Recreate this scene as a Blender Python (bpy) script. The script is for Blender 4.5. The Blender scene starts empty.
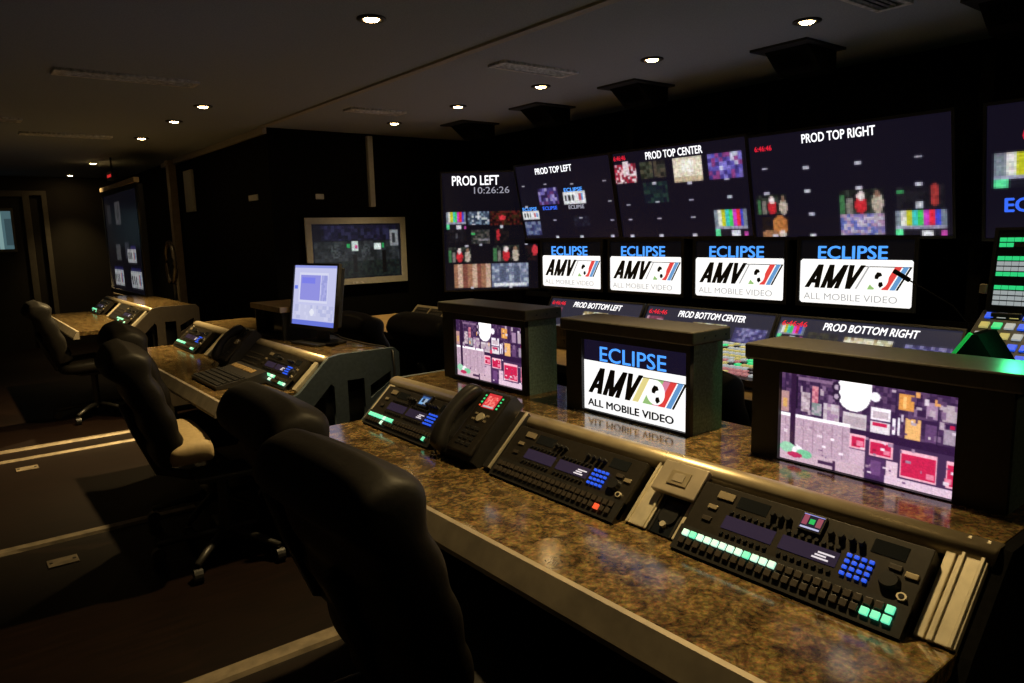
import bpy, bmesh, math, random
import numpy as np
from mathutils import Matrix, Vector

random.seed(7)
scene = bpy.context.scene
COL = scene.collection
R = math.radians

# ------------------------------------------------------------------ camera, world, exposure
cam_data = bpy.data.cameras.new('camera')
cam_data.sensor_width = 36.0
cam_data.lens = 25.6
cam_data.clip_start = 0.05
cam = bpy.data.objects.new('camera', cam_data)
COL.objects.link(cam)
right = Vector((0.78411545, -0.6200945, -0.02541207))
up = Vector((0.11188457, 0.10096622, 0.98857861))
fwd = Vector((0.6104464, 0.77800298, -0.14854818))
cam.matrix_world = Matrix(((right.x, up.x, -fwd.x, 0.0),
                           (right.y, up.y, -fwd.y, 0.0),
                           (right.z, up.z, -fwd.z, 1.415),
                           (0, 0, 0, 1)))
scene.camera = cam

world = bpy.data.worlds.new('world')
scene.world = world
world.use_nodes = True
world.node_tree.nodes['Background'].inputs[0].default_value = (0.02, 0.024, 0.03, 1)
world.node_tree.nodes['Background'].inputs[1].default_value = 1.0

scene.view_settings.view_transform = 'Standard'
scene.view_settings.look = 'None'
scene.view_settings.gamma = 1.0
scene.view_settings.exposure = 0.0
scene.view_settings.use_curve_mapping = False

LAMP_W = 100.0           # watts of one ceiling downlight over the consoles
LAMP_WALL_W = 26.0       # watts of one downlight in front of the monitor wall
LAMP_COL = (1.0, 0.71, 0.31)
AIM = 24.0              # degrees the console lamps are turned towards the worktops


# ------------------------------------------------------------------ materials
def lin(c):
    return tuple(((v / 12.92) if v <= 0.04045 else ((v + 0.055) / 1.055) ** 2.4) for v in c)


def srgb(r, g, b):
    return lin((r / 255.0, g / 255.0, b / 255.0))


MATS = {}


def mat(name, base, rough=0.5, metal=0.0, emit=None, strength=1.0, spec=0.5,
        noise=None, bump=0.0, sample=True):
    """Principled material; noise=(scale, colour2, amount) varies the colour procedurally."""
    if name in MATS:
        return MATS[name]
    m = bpy.data.materials.new(name)
    m.use_nodes = True
    nt = m.node_tree
    b = nt.nodes['Principled BSDF']
    b.inputs['Base Color'].default_value = (*base, 1)
    b.inputs['Roughness'].default_value = rough
    b.inputs['Metallic'].default_value = metal
    b.inputs['Specular IOR Level'].default_value = spec
    if emit is not None:
        b.inputs['Emission Color'].default_value = (*emit, 1)
        b.inputs['Emission Strength'].default_value = strength
        if not sample:
            m.cycles.emission_sampling = 'NONE'
    tc = nt.nodes.new('ShaderNodeTexCoord')
    n = nt.nodes.new('ShaderNodeTexNoise')
    n.inputs['Scale'].default_value = noise[0] if noise else 60.0
    n.inputs['Detail'].default_value = 4
    nt.links.new(tc.outputs['Object'], n.inputs['Vector'])
    if noise:
        mx = nt.nodes.new('ShaderNodeMix')
        mx.data_type = 'RGBA'
        mx.inputs[6].default_value = (*base, 1)
        mx.inputs[7].default_value = (*noise[1], 1)
        mr = nt.nodes.new('ShaderNodeMapRange')
        mr.inputs[1].default_value = 0.35
        mr.inputs[2].default_value = 0.65
        mr.inputs[4].default_value = noise[2]
        nt.links.new(n.outputs[0], mr.inputs[0])
        nt.links.new(mr.outputs[0], mx.inputs[0])
        nt.links.new(mx.outputs[2], b.inputs['Base Color'])
    if bump:
        bp = nt.nodes.new('ShaderNodeBump')
        bp.inputs['Strength'].default_value = bump
        bp.inputs['Distance'].default_value = 0.002
        nt.links.new(n.outputs[0], bp.inputs['Height'])
        nt.links.new(bp.outputs[0], b.inputs['Normal'])
    MATS[name] = m
    return m


def granite_material():
    m = bpy.data.materials.new('granite')
    m.use_nodes = True
    nt = m.node_tree
    N = nt.nodes
    L = nt.links.new
    b = N['Principled BSDF']
    tc = N.new('ShaderNodeTexCoord')
    n1 = N.new('ShaderNodeTexNoise')
    n1.inputs['Scale'].default_value = 24
    n1.inputs['Detail'].default_value = 9
    n1.inputs['Roughness'].default_value = 0.72
    n1.inputs['Distortion'].default_value = 0.6
    n2 = N.new('ShaderNodeTexNoise')
    n2.inputs['Scale'].default_value = 95
    n2.inputs['Detail'].default_value = 6
    vo = N.new('ShaderNodeTexVoronoi')
    vo.inputs['Scale'].default_value = 260
    for t in (n1, n2, vo):
        L(tc.outputs['Object'], t.inputs['Vector'])
    r1 = N.new('ShaderNodeValToRGB')
    e = r1.color_ramp.elements
    e[0].position = 0.32
    e[0].color = (0.034, 0.023, 0.012, 1)
    e[1].position = 0.72
    e[1].color = (0.44, 0.31, 0.13, 1)
    for pos, c in ((0.43, (0.095, 0.064, 0.030, 1)), (0.50, (0.17, 0.118, 0.050, 1)), (0.58, (0.26, 0.183, 0.078, 1))):
        k = e.new(pos)
        k.color = c
    L(n1.outputs[0], r1.inputs[0])
    r2 = N.new('ShaderNodeValToRGB')
    r2.color_ramp.elements[0].position = 0.40
    r2.color_ramp.elements[0].color = (0.25, 0.22, 0.2, 1)
    r2.color_ramp.elements[1].position = 0.62
    r2.color_ramp.elements[1].color = (1.25, 1.15, 1.0, 1)
    L(n2.outputs[0], r2.inputs[0])
    mx = N.new('ShaderNodeMix')
    mx.data_type = 'RGBA'
    mx.blend_type = 'MULTIPLY'
    mx.inputs[0].default_value = 0.6
    L(r1.outputs[0], mx.inputs[6])
    L(r2.outputs[0], mx.inputs[7])
    mx2 = N.new('ShaderNodeMix')
    mx2.data_type = 'RGBA'
    mx2.blend_type = 'MULTIPLY'
    mx2.inputs[0].default_value = 0.35
    L(mx.outputs[2], mx2.inputs[6])
    L(vo.outputs['Color'], mx2.inputs[7])
    L(mx2.outputs[2], b.inputs['Base Color'])
    b.inputs['Roughness'].default_value = 0.13
    b.inputs['Specular IOR Level'].default_value = 0.36
    bp = N.new('ShaderNodeBump')
    bp.inputs['Strength'].default_value = 0.07
    bp.inputs['Distance'].default_value = 0.001
    L(n2.outputs[0], bp.inputs['Height'])
    L(bp.outputs[0], b.inputs['Normal'])
    return m


def screen_material():
    """Emissive picture: colours come from the per-face colour attribute of the screen mesh."""
    m = bpy.data.materials.new('screen_picture')
    m.use_nodes = True
    nt = m.node_tree
    b = nt.nodes['Principled BSDF']
    at = nt.nodes.new('ShaderNodeAttribute')
    at.attribute_name = 'picture'
    b.inputs['Base Color'].default_value = (0.01, 0.01, 0.012, 1)
    b.inputs['Roughness'].default_value = 0.25
    nt.links.new(at.outputs['Color'], b.inputs['Emission Color'])
    b.inputs['Emission Strength'].default_value = 1.0
    return m


def floor_material():
    m = bpy.data.materials.new('floor_boards')
    m.use_nodes = True
    nt = m.node_tree
    N = nt.nodes
    L = nt.links.new
    b = N['Principled BSDF']
    tc = N.new('ShaderNodeTexCoord')
    mp = N.new('ShaderNodeMapping')
    mp.inputs['Scale'].default_value = (1.5, 14, 1)
    L(tc.outputs['Object'], mp.inputs[0])
    n = N.new('ShaderNodeTexNoise')
    n.inputs['Scale'].default_value = 3
    n.inputs['Detail'].default_value = 7
    L(mp.outputs[0], n.inputs['Vector'])
    r = N.new('ShaderNodeValToRGB')
    r.color_ramp.elements[0].position = 0.3
    r.color_ramp.elements[0].color = (0.0035, 0.0014, 0.0007, 1)
    r.color_ramp.elements[1].position = 0.7
    r.color_ramp.elements[1].color = (0.0085, 0.0033, 0.0015, 1)
    L(n.outputs[0], r.inputs[0])
    L(r.outputs[0], b.inputs['Base Color'])
    b.inputs['Roughness'].default_value = 0.55
    b.inputs['Specular IOR Level'].default_value = 0.12
    return m


M_GRAN = granite_material()
M_SCREEN = screen_material()
M_FLOOR = floor_material()
M_BLACK = mat('matt_black', (0.012, 0.012, 0.012), 0.6, noise=(40, (0.018, 0.017, 0.016), 1))
M_WALL = mat('wall_black_fabric', (0.004, 0.004, 0.004), 0.9, spec=0.05, noise=(90, (0.006, 0.006, 0.006), 1))
M_FARWALL = mat('wall_dark_panel', (0.022, 0.018, 0.013), 0.7, noise=(6, (0.027, 0.022, 0.016), 1))
M_FRAMEDARK = mat('door_frame_paint', (0.17, 0.15, 0.12), 0.5, noise=(12, (0.2, 0.18, 0.14), 1))
M_CEIL = mat('ceiling_fabric', (0.38, 0.43, 0.53), 0.95, spec=0.1, noise=(160, (0.32, 0.36, 0.45), 1), bump=0.3)
M_SEAM = mat('ceiling_trim', (0.40, 0.37, 0.33), 0.6, noise=(20, (0.34, 0.32, 0.29), 1))
M_VENT = mat('vent_metal', (0.8, 0.8, 0.8), 0.5, 0.2, noise=(40, (0.42, 0.42, 0.42), 1))
M_ALU = mat('brushed_aluminium', (0.90, 0.82, 0.62), 0.40, 0.55, noise=(30, (0.74, 0.67, 0.50), 1), bump=0.1)
M_RAIL = mat('satin_rail', (0.46, 0.39, 0.26), 0.34, 0.5, noise=(22, (0.40, 0.33, 0.22), 1))
M_STRIP = mat('floor_strip_metal', (0.26, 0.21, 0.14), 0.5, 0.3, noise=(18, (0.15, 0.12, 0.08), 1))
M_EDGE = mat('desk_edge', (0.40, 0.34, 0.25), 0.5, 0.2, noise=(14, (0.29, 0.25, 0.19), 1))
M_LEATHER = mat('black_leather', (0.009, 0.0075, 0.006), 0.55, spec=0.22, noise=(70, (0.006, 0.005, 0.004), 1), bump=0.25)
M_ARM = mat('arm_pad_rubber', (0.004, 0.004, 0.004), 0.9, spec=0.1, noise=(60, (0.006, 0.006, 0.005), 1))
M_TAN = mat('tan_seat', (0.42, 0.32, 0.17), 0.7, noise=(50, (0.36, 0.27, 0.14), 1))
M_PLASTIC = mat('black_plastic', (0.018, 0.017, 0.016), 0.42, noise=(60, (0.024, 0.023, 0.021), 1))
M_PANEL = mat('panel_anodised', (0.020, 0.017, 0.013), 0.38, 0.2, noise=(70, (0.026, 0.022, 0.017), 1))
M_KEYDARK = mat('key_dark', (0.055, 0.045, 0.036), 0.35, noise=(90, (0.04, 0.033, 0.026), 1))
M_KNOB = mat('knob_black', (0.015, 0.015, 0.015), 0.35, noise=(90, (0.02, 0.02, 0.02), 1))
M_LCD = mat('lcd_violet', (0.02, 0.015, 0.03), 0.18, emit=srgb(34, 28, 46), strength=1, sample=False)
M_LCDW = mat('lcd_text', (0.3, 0.3, 0.3), 0.3, emit=srgb(205, 200, 215), strength=1, sample=False)
M_GREENKEY = mat('key_green_lit', (0.3, 0.6, 0.45), 0.4, emit=srgb(100, 232, 182), strength=1.0)
M_GREENDEEP = mat('key_deep_green_lit', (0.1, 0.5, 0.3), 0.4, emit=srgb(40, 205, 120), strength=1.0, sample=False)
M_WHITEKEY = mat('key_white_lit', (0.6, 0.7, 0.65), 0.4, emit=srgb(190, 246, 218), strength=1.0, sample=False)
M_BLUEKEY = mat('key_blue_lit', (0.02, 0.06, 0.3), 0.4, emit=srgb(38, 84, 225), strength=1.0, sample=False)
M_REDKEY = mat('key_red_lit', (0.4, 0.05, 0.02), 0.4, emit=srgb(240, 90, 50), strength=1.0, sample=False)
M_YELKEY = mat('key_yellow_lit', (0.4, 0.35, 0.05), 0.4, emit=srgb(160, 152, 92), strength=1.0, sample=False)
M_PINKKEY = mat('key_pink_lit', (0.4, 0.15, 0.2), 0.4, emit=srgb(150, 98, 100), strength=1.0, sample=False)
M_GREYKEY = mat('key_grey_lit', (0.3, 0.3, 0.3), 0.4, emit=srgb(150, 158, 160), strength=1.0, sample=False)
M_REDLCD = mat('phone_screen_red', (0.3, 0.05, 0.04), 0.3, emit=srgb(232, 72, 70), strength=1.1, sample=False)
M_BOX = mat('hammered_grey_green', (0.25, 0.38, 0.35), 0.5, 0.1, noise=(130, (0.14, 0.225, 0.205), 1), bump=0.6)
M_LID = mat('box_lid_laminate', (0.095, 0.088, 0.076), 0.36, noise=(80, (0.075, 0.070, 0.060), 1))
M_BEZEL = mat('screen_bezel', (0.006, 0.006, 0.007), 0.35, noise=(50, (0.009, 0.009, 0.01), 1))
M_SILVER = mat('silver_bezel', (0.52, 0.52, 0.50), 0.5, 0.1, noise=(25, (0.47, 0.47, 0.45), 1))
M_ENDPAN = mat('end_panel_slate', (0.062, 0.086, 0.106), 0.55, noise=(60, (0.048, 0.067, 0.084), 1), bump=0.2)
M_WOOD = mat('desk_wood', (0.42, 0.29, 0.12), 0.4, noise=(12, (0.30, 0.19, 0.075), 1))
M_POST = mat('post_wood', (0.50, 0.40, 0.28), 0.6, noise=(15, (0.42, 0.33, 0.22), 1))
M_LENS = mat('lamp_lens', (0.9, 0.85, 0.7), 0.4, emit=(1.0, 0.66, 0.28), strength=60.0)
M_LAMPRING = mat('lamp_trim', (0.03, 0.027, 0.024), 0.35, 0.5, noise=(40, (0.04, 0.036, 0.03), 1))
M_REDLED = mat('red_led', (0.4, 0.02, 0.02), 0.4, emit=srgb(190, 40, 40), strength=1.0, sample=False)
M_GREENLED = mat('green_led', (0.02, 0.4, 0.1), 0.4, emit=(0.01, 0.25, 0.04), strength=1.0)
M_GLASS = mat('dark_glass', (0.01, 0.012, 0.014), 0.12, noise=(3, (0.014, 0.016, 0.018), 1))
M_WHITE_TXT = mat('caption_white', (0.4, 0.4, 0.4), 0.5, emit=srgb(246, 246, 250), strength=1.0, sample=False)
M_GREY_TXT = mat('caption_grey', (0.2, 0.2, 0.22), 0.5, emit=srgb(150, 150, 165), strength=1.0, sample=False)
M_BLUE_TXT = mat('caption_blue', (0.05, 0.15, 0.4), 0.5, emit=srgb(82, 160, 244), strength=1.0, sample=False)
M_BLUEDEEP_TXT = mat('caption_deep_blue', (0.05, 0.1, 0.4), 0.5, emit=srgb(55, 105, 230), strength=1.0, sample=False)
M_RED_TXT = mat('caption_red', (0.4, 0.02, 0.04), 0.5, emit=srgb(196, 30, 52), strength=1.0, sample=False)
M_INK = mat('caption_black', (0.004, 0.004, 0.006), 0.5, noise=(30, (0.006, 0.006, 0.008), 1))
M_GREYINK = mat('caption_grey_ink', (0.1, 0.1, 0.1), 0.5, emit=srgb(176, 176, 176), strength=1.0, sample=False)
M_LOGOW = mat('logo_white', (0.5, 0.5, 0.5), 0.5, emit=(1.05, 1.05, 1.05), strength=1.0)
M_LOGOY = mat('logo_yellow', (0.3, 0.3, 0.1), 0.5, emit=srgb(226, 212, 140), strength=1.0, sample=False)
M_LOGOR = mat('logo_coral', (0.3, 0.1, 0.1), 0.5, emit=srgb(222, 62, 62), strength=1.0, sample=False)
M_LOGOB = mat('logo_blue', (0.1, 0.2, 0.3), 0.5, emit=srgb(96, 150, 205), strength=1.0, sample=False)
M_LOGOP = mat('logo_pink', (0.3, 0.1, 0.2), 0.5, emit=srgb(214, 130, 160), strength=1.0, sample=False)
M_LOGOG = mat('logo_green', (0.1, 0.3, 0.1), 0.5, emit=srgb(150, 190, 120), strength=1.0, sample=False)


# ------------------------------------------------------------------ mesh helpers
def empty(name, matrix=None, loc=(0, 0, 0), rz=0.0):
    o = bpy.data.objects.new(name, None)
    o.empty_display_size = 0.05
    COL.objects.link(o)
    if matrix is not None:
        o.matrix_world = matrix
    else:
        o.location = loc
        o.rotation_euler = (0, 0, rz)
    return o


def tag(o, label, cat, group=None):
    o['label'] = label
    o['category'] = cat
    if group:
        o['group'] = group
    return o


def structure(o):
    o['kind'] = 'structure'
    return o


def frame(origin, v=(0, 0, 1), u=(0, -1, 0)):
    """Local frame: x along u, y along v, z = u x v (the face's outward normal)."""
    u = Vector(u).normalized()
    v = Vector(v).normalized()
    w = u.cross(v)
    o = Vector(origin)
    return Matrix(((u.x, v.x, w.x, o.x), (u.y, v.y, w.y, o.y), (u.z, v.z, w.z, o.z), (0, 0, 0, 1)))


class MB:
    def __init__(self):
        self.bm = bmesh.new()

    def box(self, x0, x1, y0, y1, z0, z1, bevel=0.0, m=None):
        r = bmesh.ops.create_cube(self.bm, size=1.0)
        vs = r['verts']
        for v in vs:
            v.co = Vector((x0 + (v.co.x + .5) * (x1 - x0), y0 + (v.co.y + .5) * (y1 - y0), z0 + (v.co.z + .5) * (z1 - z0)))
        if bevel:
            es = list({e for v in vs for e in v.link_edges})
            rb = bmesh.ops.bevel(self.bm, geom=es, offset=bevel, segments=2, profile=0.5, affect='EDGES')
            vs = list({v for f in rb['faces'] for v in f.verts} | {v for v in vs if v.is_valid})
        if m is not None:
            for v in vs:
                v.co = m @ v.co
        return self

    def cyl(self, c, r, h, axis='z', r2=None, seg=20):
        rr = bmesh.ops.create_cone(self.bm, cap_ends=True, segments=seg, radius1=r, radius2=r if r2 is None else r2, depth=h)
        for v in rr['verts']:
            p = v.co.copy()
            if axis == 'x':
                p = Vector((p.z, p.y, -p.x))
            elif axis == 'y':
                p = Vector((p.x, p.z, -p.y))
            v.co = p + Vector(c)
        return self

    def prism(self, pts, axis, a, b):
        """Extrude a 2D polygon along an axis from a to b. axis y: pts are (x,z); x: (y,z); z: (x,y)."""
        def to3(p, t):
            return {'y': (p[0], t, p[1]), 'x': (t, p[0], p[1]), 'z': (p[0], p[1], t)}[axis]
        va = [self.bm.verts.new(to3(p, a)) for p in pts]
        vb = [self.bm.verts.new(to3(p, b)) for p in pts]
        self.bm.faces.new(va)
        self.bm.faces.new(vb[::-1])
        n = len(pts)
        for i in range(n):
            self.bm.faces.new((va[i], vb[i], vb[(i + 1) % n], va[(i + 1) % n]))
        bmesh.ops.recalc_face_normals(self.bm, faces=self.bm.faces)
        return self

    def loft(self, rings, caps=True):
        vr = [[self.bm.verts.new(p) for p in ring] for ring in rings]
        n = len(vr[0])
        for a, b in zip(vr, vr[1:]):
            for i in range(n):
                self.bm.faces.new((a[i], a[(i + 1) % n], b[(i + 1) % n], b[i]))
        if caps:
            self.bm.faces.new(vr[0][::-1])
            self.bm.faces.new(vr[-1])
        bmesh.ops.recalc_face_normals(self.bm, faces=self.bm.faces)
        return self

    def tube(self, pts, r, seg=8, r_end=None):
        P = [Vector(p) for p in pts]
        rings = []
        for i, p in enumerate(P):
            t = (P[min(i + 1, len(P) - 1)] - P[max(i - 1, 0)]).normalized()
            a = t.cross(Vector((0, 0, 1)))
            if a.length < 1e-3:
                a = t.cross(Vector((1, 0, 0)))
            a.normalize()
            b = t.cross(a)
            rad = r if r_end is None else r + (r_end - r) * i / (len(P) - 1)
            rings.append([p + rad * (math.cos(k * 2 * math.pi / seg) * a + math.sin(k * 2 * math.pi / seg) * b) for k in range(seg)])
        return self.loft(rings)

    def quad(self, pts):
        self.bm.faces.new([self.bm.verts.new(p) for p in pts])
        return self

    def mesh(self, name, material, smooth=False):
        me = bpy.data.meshes.new(name)
        self.bm.to_mesh(me)
        self.bm.free()
        if material:
            me.materials.append(material)
        if smooth:
            me.shade_smooth()
        return me

    def build(self, name, material, parent=None, smooth=False):
        return link(name, self.mesh(name, material, smooth), parent)


def link(name, me, parent=None, loc=None):
    o = bpy.data.objects.new(name, me)
    COL.objects.link(o)
    if parent is not None:
        o.parent = parent
    if loc is not None:
        o.location = loc
    return o


def sub(o):
    md = o.modifiers.new('smooth', 'SUBSURF')
    md.levels = 1
    md.render_levels = 2
    return o


MESH_CACHE = {}


def shared_box(key, sx, sy, sz, material, bevel=0.0):
    if key not in MESH_CACHE:
        MESH_CACHE[key] = MB().box(-sx / 2, sx / 2, -sy / 2, sy / 2, 0, sz, bevel).mesh('key', material)
    return MESH_CACHE[key]


def copy_tree(o, parent=None):
    c = o.copy()
    COL.objects.link(c)
    if parent is not None:
        c.parent = parent
    for ch in list(o.children):
        copy_tree(ch, c)
    return c


def plate(name, outer, holes, thick, material, parent=None):
    """Flat plate with real cut-outs, outline in local x/y, thickness along local z."""
    cu = bpy.data.curves.new(name, 'CURVE')
    cu.dimensions = '2D'
    cu.fill_mode = 'BOTH'
    cu.extrude = thick / 2
    for poly in [outer] + holes:
        s = cu.splines.new('POLY')
        s.points.add(len(poly) - 1)
        for p, q in zip(s.points, poly):
            p.co = (q[0], q[1], 0, 1)
        s.use_cyclic_u = True
    t = bpy.data.objects.new('tmp', cu)
    me = bpy.data.meshes.new_from_object(t)
    bpy.data.objects.remove(t)
    bpy.data.curves.remove(cu)
    me.name = name
    me.materials.clear()
    me.materials.append(material)
    return link(name, me, parent)


TEXT_CACHE = {}


def text(name, body, size, material, parent, x, y, z, align='CENTER', shear=0.0, sx=1.0, bold=0.0, width=None, depth=0.0004):
    """Lettering as a thin mesh lying on its parent's local x/y plane (size = cap height)."""
    key = (body, shear, bold, align)
    if key not in TEXT_CACHE:
        cu = bpy.data.curves.new('lettering', 'FONT')
        cu.body = body
        cu.size = 1.0
        cu.align_x = 'LEFT'
        cu.shear = shear
        cu.extrude = 0.002
        cu.resolution_u = 3
        t = bpy.data.objects.new('tmp', cu)
        me = bpy.data.meshes.new_from_object(t)
        bpy.data.objects.remove(t)
        bpy.data.curves.remove(cu)
        if bold:
            b0 = bmesh.new()
            for dx, dy in ((0, 0), (-bold, 0), (bold, 0), (0, bold), (0, -bold)):
                nv = len(b0.verts)
                b0.from_mesh(me)
                b0.verts.ensure_lookup_table()
                for v_ in b0.verts[nv:]:
                    v_.co += Vector((dx * 2.2, dy * 1.6, 0))
            b0.to_mesh(me)
            b0.free()
        co = np.empty(len(me.vertices) * 3, dtype=np.float32)
        me.vertices.foreach_get('co', co)
        co = co.reshape(-1, 3)
        TEXT_CACHE[key] = (me, co[:, 0].min(), co[:, 0].max(), co[:, 1].min(), co[:, 1].max())
    me0, x0, x1, y0, y1 = TEXT_CACHE[key]
    me = me0.copy()
    s = size / (y1 - y0)
    kx = s * sx if width is None else width / (x1 - x0)
    w = (x1 - x0) * kx
    ox = {'CENTER': x - w / 2, 'LEFT': x, 'RIGHT': x - w}[align] - x0 * kx
    me.transform(Matrix(((kx, 0, 0, ox), (0, s, 0, y - y0 * s), (0, 0, 0.2, z), (0, 0, 0, 1))))
    me.materials.clear()
    me.materials.append(material)
    return link(name, me, parent)


# ------------------------------------------------------------------ screen pictures
class Pic:
    """A small picture painted in code; (0,0) is the upper left corner, (1,1) the lower right."""

    def __init__(self, w, h, bg, seed=1):
        self.a = np.zeros((h, w, 3), dtype=np.float32)
        self.a[:] = bg
        self.bg = np.array(bg, dtype=np.float32)
        self.h, self.w = h, w
        self.rng = np.random.RandomState(seed)

    def sl(self, x0, y0, x1, y1):
        c = lambda v, n: int(round(min(max(v, 0), 1) * n))
        return slice(c(y0, self.h), max(c(y1, self.h), c(y0, self.h) + 1)), slice(c(x0, self.w), max(c(x1, self.w), c(x0, self.w) + 1))

    def rect(self, x0, y0, x1, y1, c):
        self.a[self.sl(x0, y0, x1, y1)] = c
        return self

    def ell(self, cx, cy, rx, ry, c):
        yy, xx = np.mgrid[0:self.h, 0:self.w]
        k = ((xx + .5) / self.w - cx) ** 2 / rx ** 2 + ((yy + .5) / self.h - cy) ** 2 / ry ** 2 < 1
        self.a[k] = c
        return self

    def speck(self, x0, y0, x1, y1, pal, n=2):
        s = self.sl(x0, y0, x1, y1)
        hh, ww = self.a[s].shape[:2]
        idx = self.rng.randint(0, len(pal), ((hh + n - 1) // n, (ww + n - 1) // n))
        big = np.repeat(np.repeat(idx, n, 0), n, 1)[:hh, :ww]
        self.a[s] = np.array(pal, dtype=np.float32)[big]
        return self

    def bars(self, x0, y0, x1, y1):
        cols = [(120, 130, 140), (215, 215, 210), (190, 190, 40), (60, 190, 190), (60, 200, 90), (200, 60, 190), (215, 40, 60), (60, 70, 200), (110, 120, 135)]
        n = len(cols)
        ym = y0 + (y1 - y0) * .62
        for i, c in enumerate(cols):
            self.rect(x0 + (x1 - x0) * i / n, y0, x0 + (x1 - x0) * (i + 1) / n, ym, c)
        self.rect(x0, ym, x1, ym + (y1 - y0) * .12, (150, 150, 175))
        self.rect(x0, ym + (y1 - y0) * .12, x1, y1, (24, 22, 34))
        self.rect(x0, ym + (y1 - y0) * .12, x0 + (x1 - x0) * .15, y1, (90, 220, 150))
        self.rect(x0 + (x1 - x0) * .5, ym + (y1 - y0) * .15, x0 + (x1 - x0) * .75, y1, (215, 215, 225))
        self.rect(x0 + (x1 - x0) * .88, ym + (y1 - y0) * .2, x1, y1, (190, 70, 160))
        return self

    def group_shot(self, x0, y0, x1, y1):
        w, h = x1 - x0, y1 - y0
        self.speck(x0, y0, x1, y1, [(28, 32, 30), (50, 56, 50), (20, 20, 26)], 2)
        self.rect(x0 + .02 * w, y0 + .2 * h, x0 + .14 * w, y1, (60, 110, 70))
        self.rect(x0 + .18 * w, y0 + .3 * h, x0 + .3 * w, y1, (120, 115, 110))
        self.ell(x0 + .5 * w, y0 + .62 * h, .14 * w, .38 * h, (190, 40, 50))
        self.ell(x0 + .5 * w, y0 + .25 * h, .09 * w, .2 * h, (225, 205, 205))
        self.ell(x0 + .86 * w, y0 + .6 * h, .13 * w, .42 * h, (178, 164, 150))
        self.ell(x0 + .86 * w, y0 + .2 * h, .07 * w, .14 * h, (130, 100, 84))
        return self

    def logo(self, x0, y0, x1, y1):
        w, h = x1 - x0, y1 - y0
        self.rect(x0, y0, x1, y1, (226, 228, 232))
        for i in range(3):
            self.rect(x0 + (.08 + i * .17) * w, y0 + .25 * h, x0 + (.16 + i * .17) * w, y0 + .75 * h, (40, 40, 46))
        self.rect(x0 + .72 * w, y0 + .2 * h, x0 + .8 * w, y0 + .75 * h, (190, 80, 90))
        self.rect(x0 + .82 * w, y0 + .2 * h, x0 + .9 * w, y0 + .75 * h, (90, 140, 200))
        return self

    def dashes(self, pts, c=(196, 194, 208), w=.017):
        for x, y in pts:
            self.rect(x - w, y - .010, x + w, y + .010, c)
        return self

    def grain(self, amt=.2):
        k = (np.abs(self.a - self.bg).sum(2, keepdims=True) > 6)
        f = 1 + self.rng.uniform(-amt, amt, (self.h, self.w, 1)) + self.rng.uniform(-amt * .3, amt * .3, (self.h, self.w, 3))
        self.a = np.clip(np.where(k, self.a * f, self.a), 0, 255)
        return self

    def blur(self, n=1):
        for _ in range(n):
            p = np.pad(self.a, ((1, 1), (1, 1), (0, 0)), mode='edge')
            self.a = (p[1:-1, 1:-1] * 4 + p[:-2, 1:-1] + p[2:, 1:-1] + p[1:-1, :-2] + p[1:-1, 2:]) / 8
        return self


def picture(name, pic, w, h, parent, x=0.0, y=0.0, z=0.0, gain=1.0):
    """The lit picture area of a screen: lower left corner at local (x, y), size w x h."""
    a = pic.a / 255.0
    a = np.where(a <= 0.04045, a / 12.92, ((a + 0.055) / 1.055) ** 2.4) * gain
    q = np.round(pic.a / 6).astype(int)
    H, W = pic.h, pic.w
    verts, faces, cols = [], [], []
    for j in range(H):
        y1 = y + h * (1 - j / H)
        y0 = y + h * (1 - (j + 1) / H)
        i = 0
        while i < W:
            k = i + 1
            while k < W and (q[j, k] == q[j, i]).all():
                k += 1
            b = len(verts)
            xa, xb = x + w * i / W, x + w * k / W
            verts += [(xa, y0, z), (xb, y0, z), (xb, y1, z), (xa, y1, z)]
            faces.append((b, b + 1, b + 2, b + 3))
            cols.append(a[j, i])
            i = k
    me = bpy.data.meshes.new(name)
    me.from_pydata(verts, [], faces)
    at = me.attributes.new('picture', 'FLOAT_COLOR', 'FACE')
    c = np.ones((len(faces), 4), dtype=np.float32)
    c[:, :3] = np.array(cols)
    at.data.foreach_set('color', c.ravel())
    me.materials.append(M_SCREEN)
    return link(name, me, parent)


def bezel(parent, w, h, t=0.02, depth=0.06, material=None, name='bezel', back=True):
    """Picture-frame bezel around a w x h opening whose lower left corner is the local origin, face at z=0."""
    m = material or M_BEZEL
    outer = [(-t, -t), (w + t, -t), (w + t, h + t), (-t, h + t)]
    hole = [(0, 0), (w, 0), (w, h), (0, h)]
    o = plate(name, outer, [hole], 0.016, m, parent)
    o.location = (0, 0, 0)
    if back:
        MB().box(-t * .8, w + t * .8, -t * .8, h + t * .8, -depth, -0.009, 0.004).build('housing', M_BEZEL, parent)
    return o


# ------------------------------------------------------------------ THE ROOM
XW, XP, YE, YF, ZC = 4.30, 2.27, 6.10, 11.9, 2.32
structure(MB().box(-0.62, XW + .1, -1.7, YF + .1, -0.08, 0.0).build('floor', M_FLOOR))
ceiling = structure(MB().box(-0.62, XW + .1, -1.7, YF + .1, ZC, ZC + .08).build('ceiling', M_CEIL))
structure(MB().box(XW, XW + .1, -1.7, YE + .1, 0, ZC).build('wall_right', M_WALL))
structure(MB().box(XP, XW, YE, YE + .12, 0, ZC).build('wall_end', M_WALL))
structure(MB().box(XP, XP + .1, YE + .12, YF, 0, ZC).build('wall_partition', M_WALL))
structure(MB().box(-0.62, XP + .1, YF, YF + .1, 0, ZC).build('wall_far', M_FARWALL))
structure(MB().box(-0.62, -0.52, -1.7, YF, 0, ZC).build('wall_left', M_FARWALL))
structure(MB().box(-0.62, XW, -1.8, -1.7, 0, ZC).build('wall_behind', M_WALL))
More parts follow.
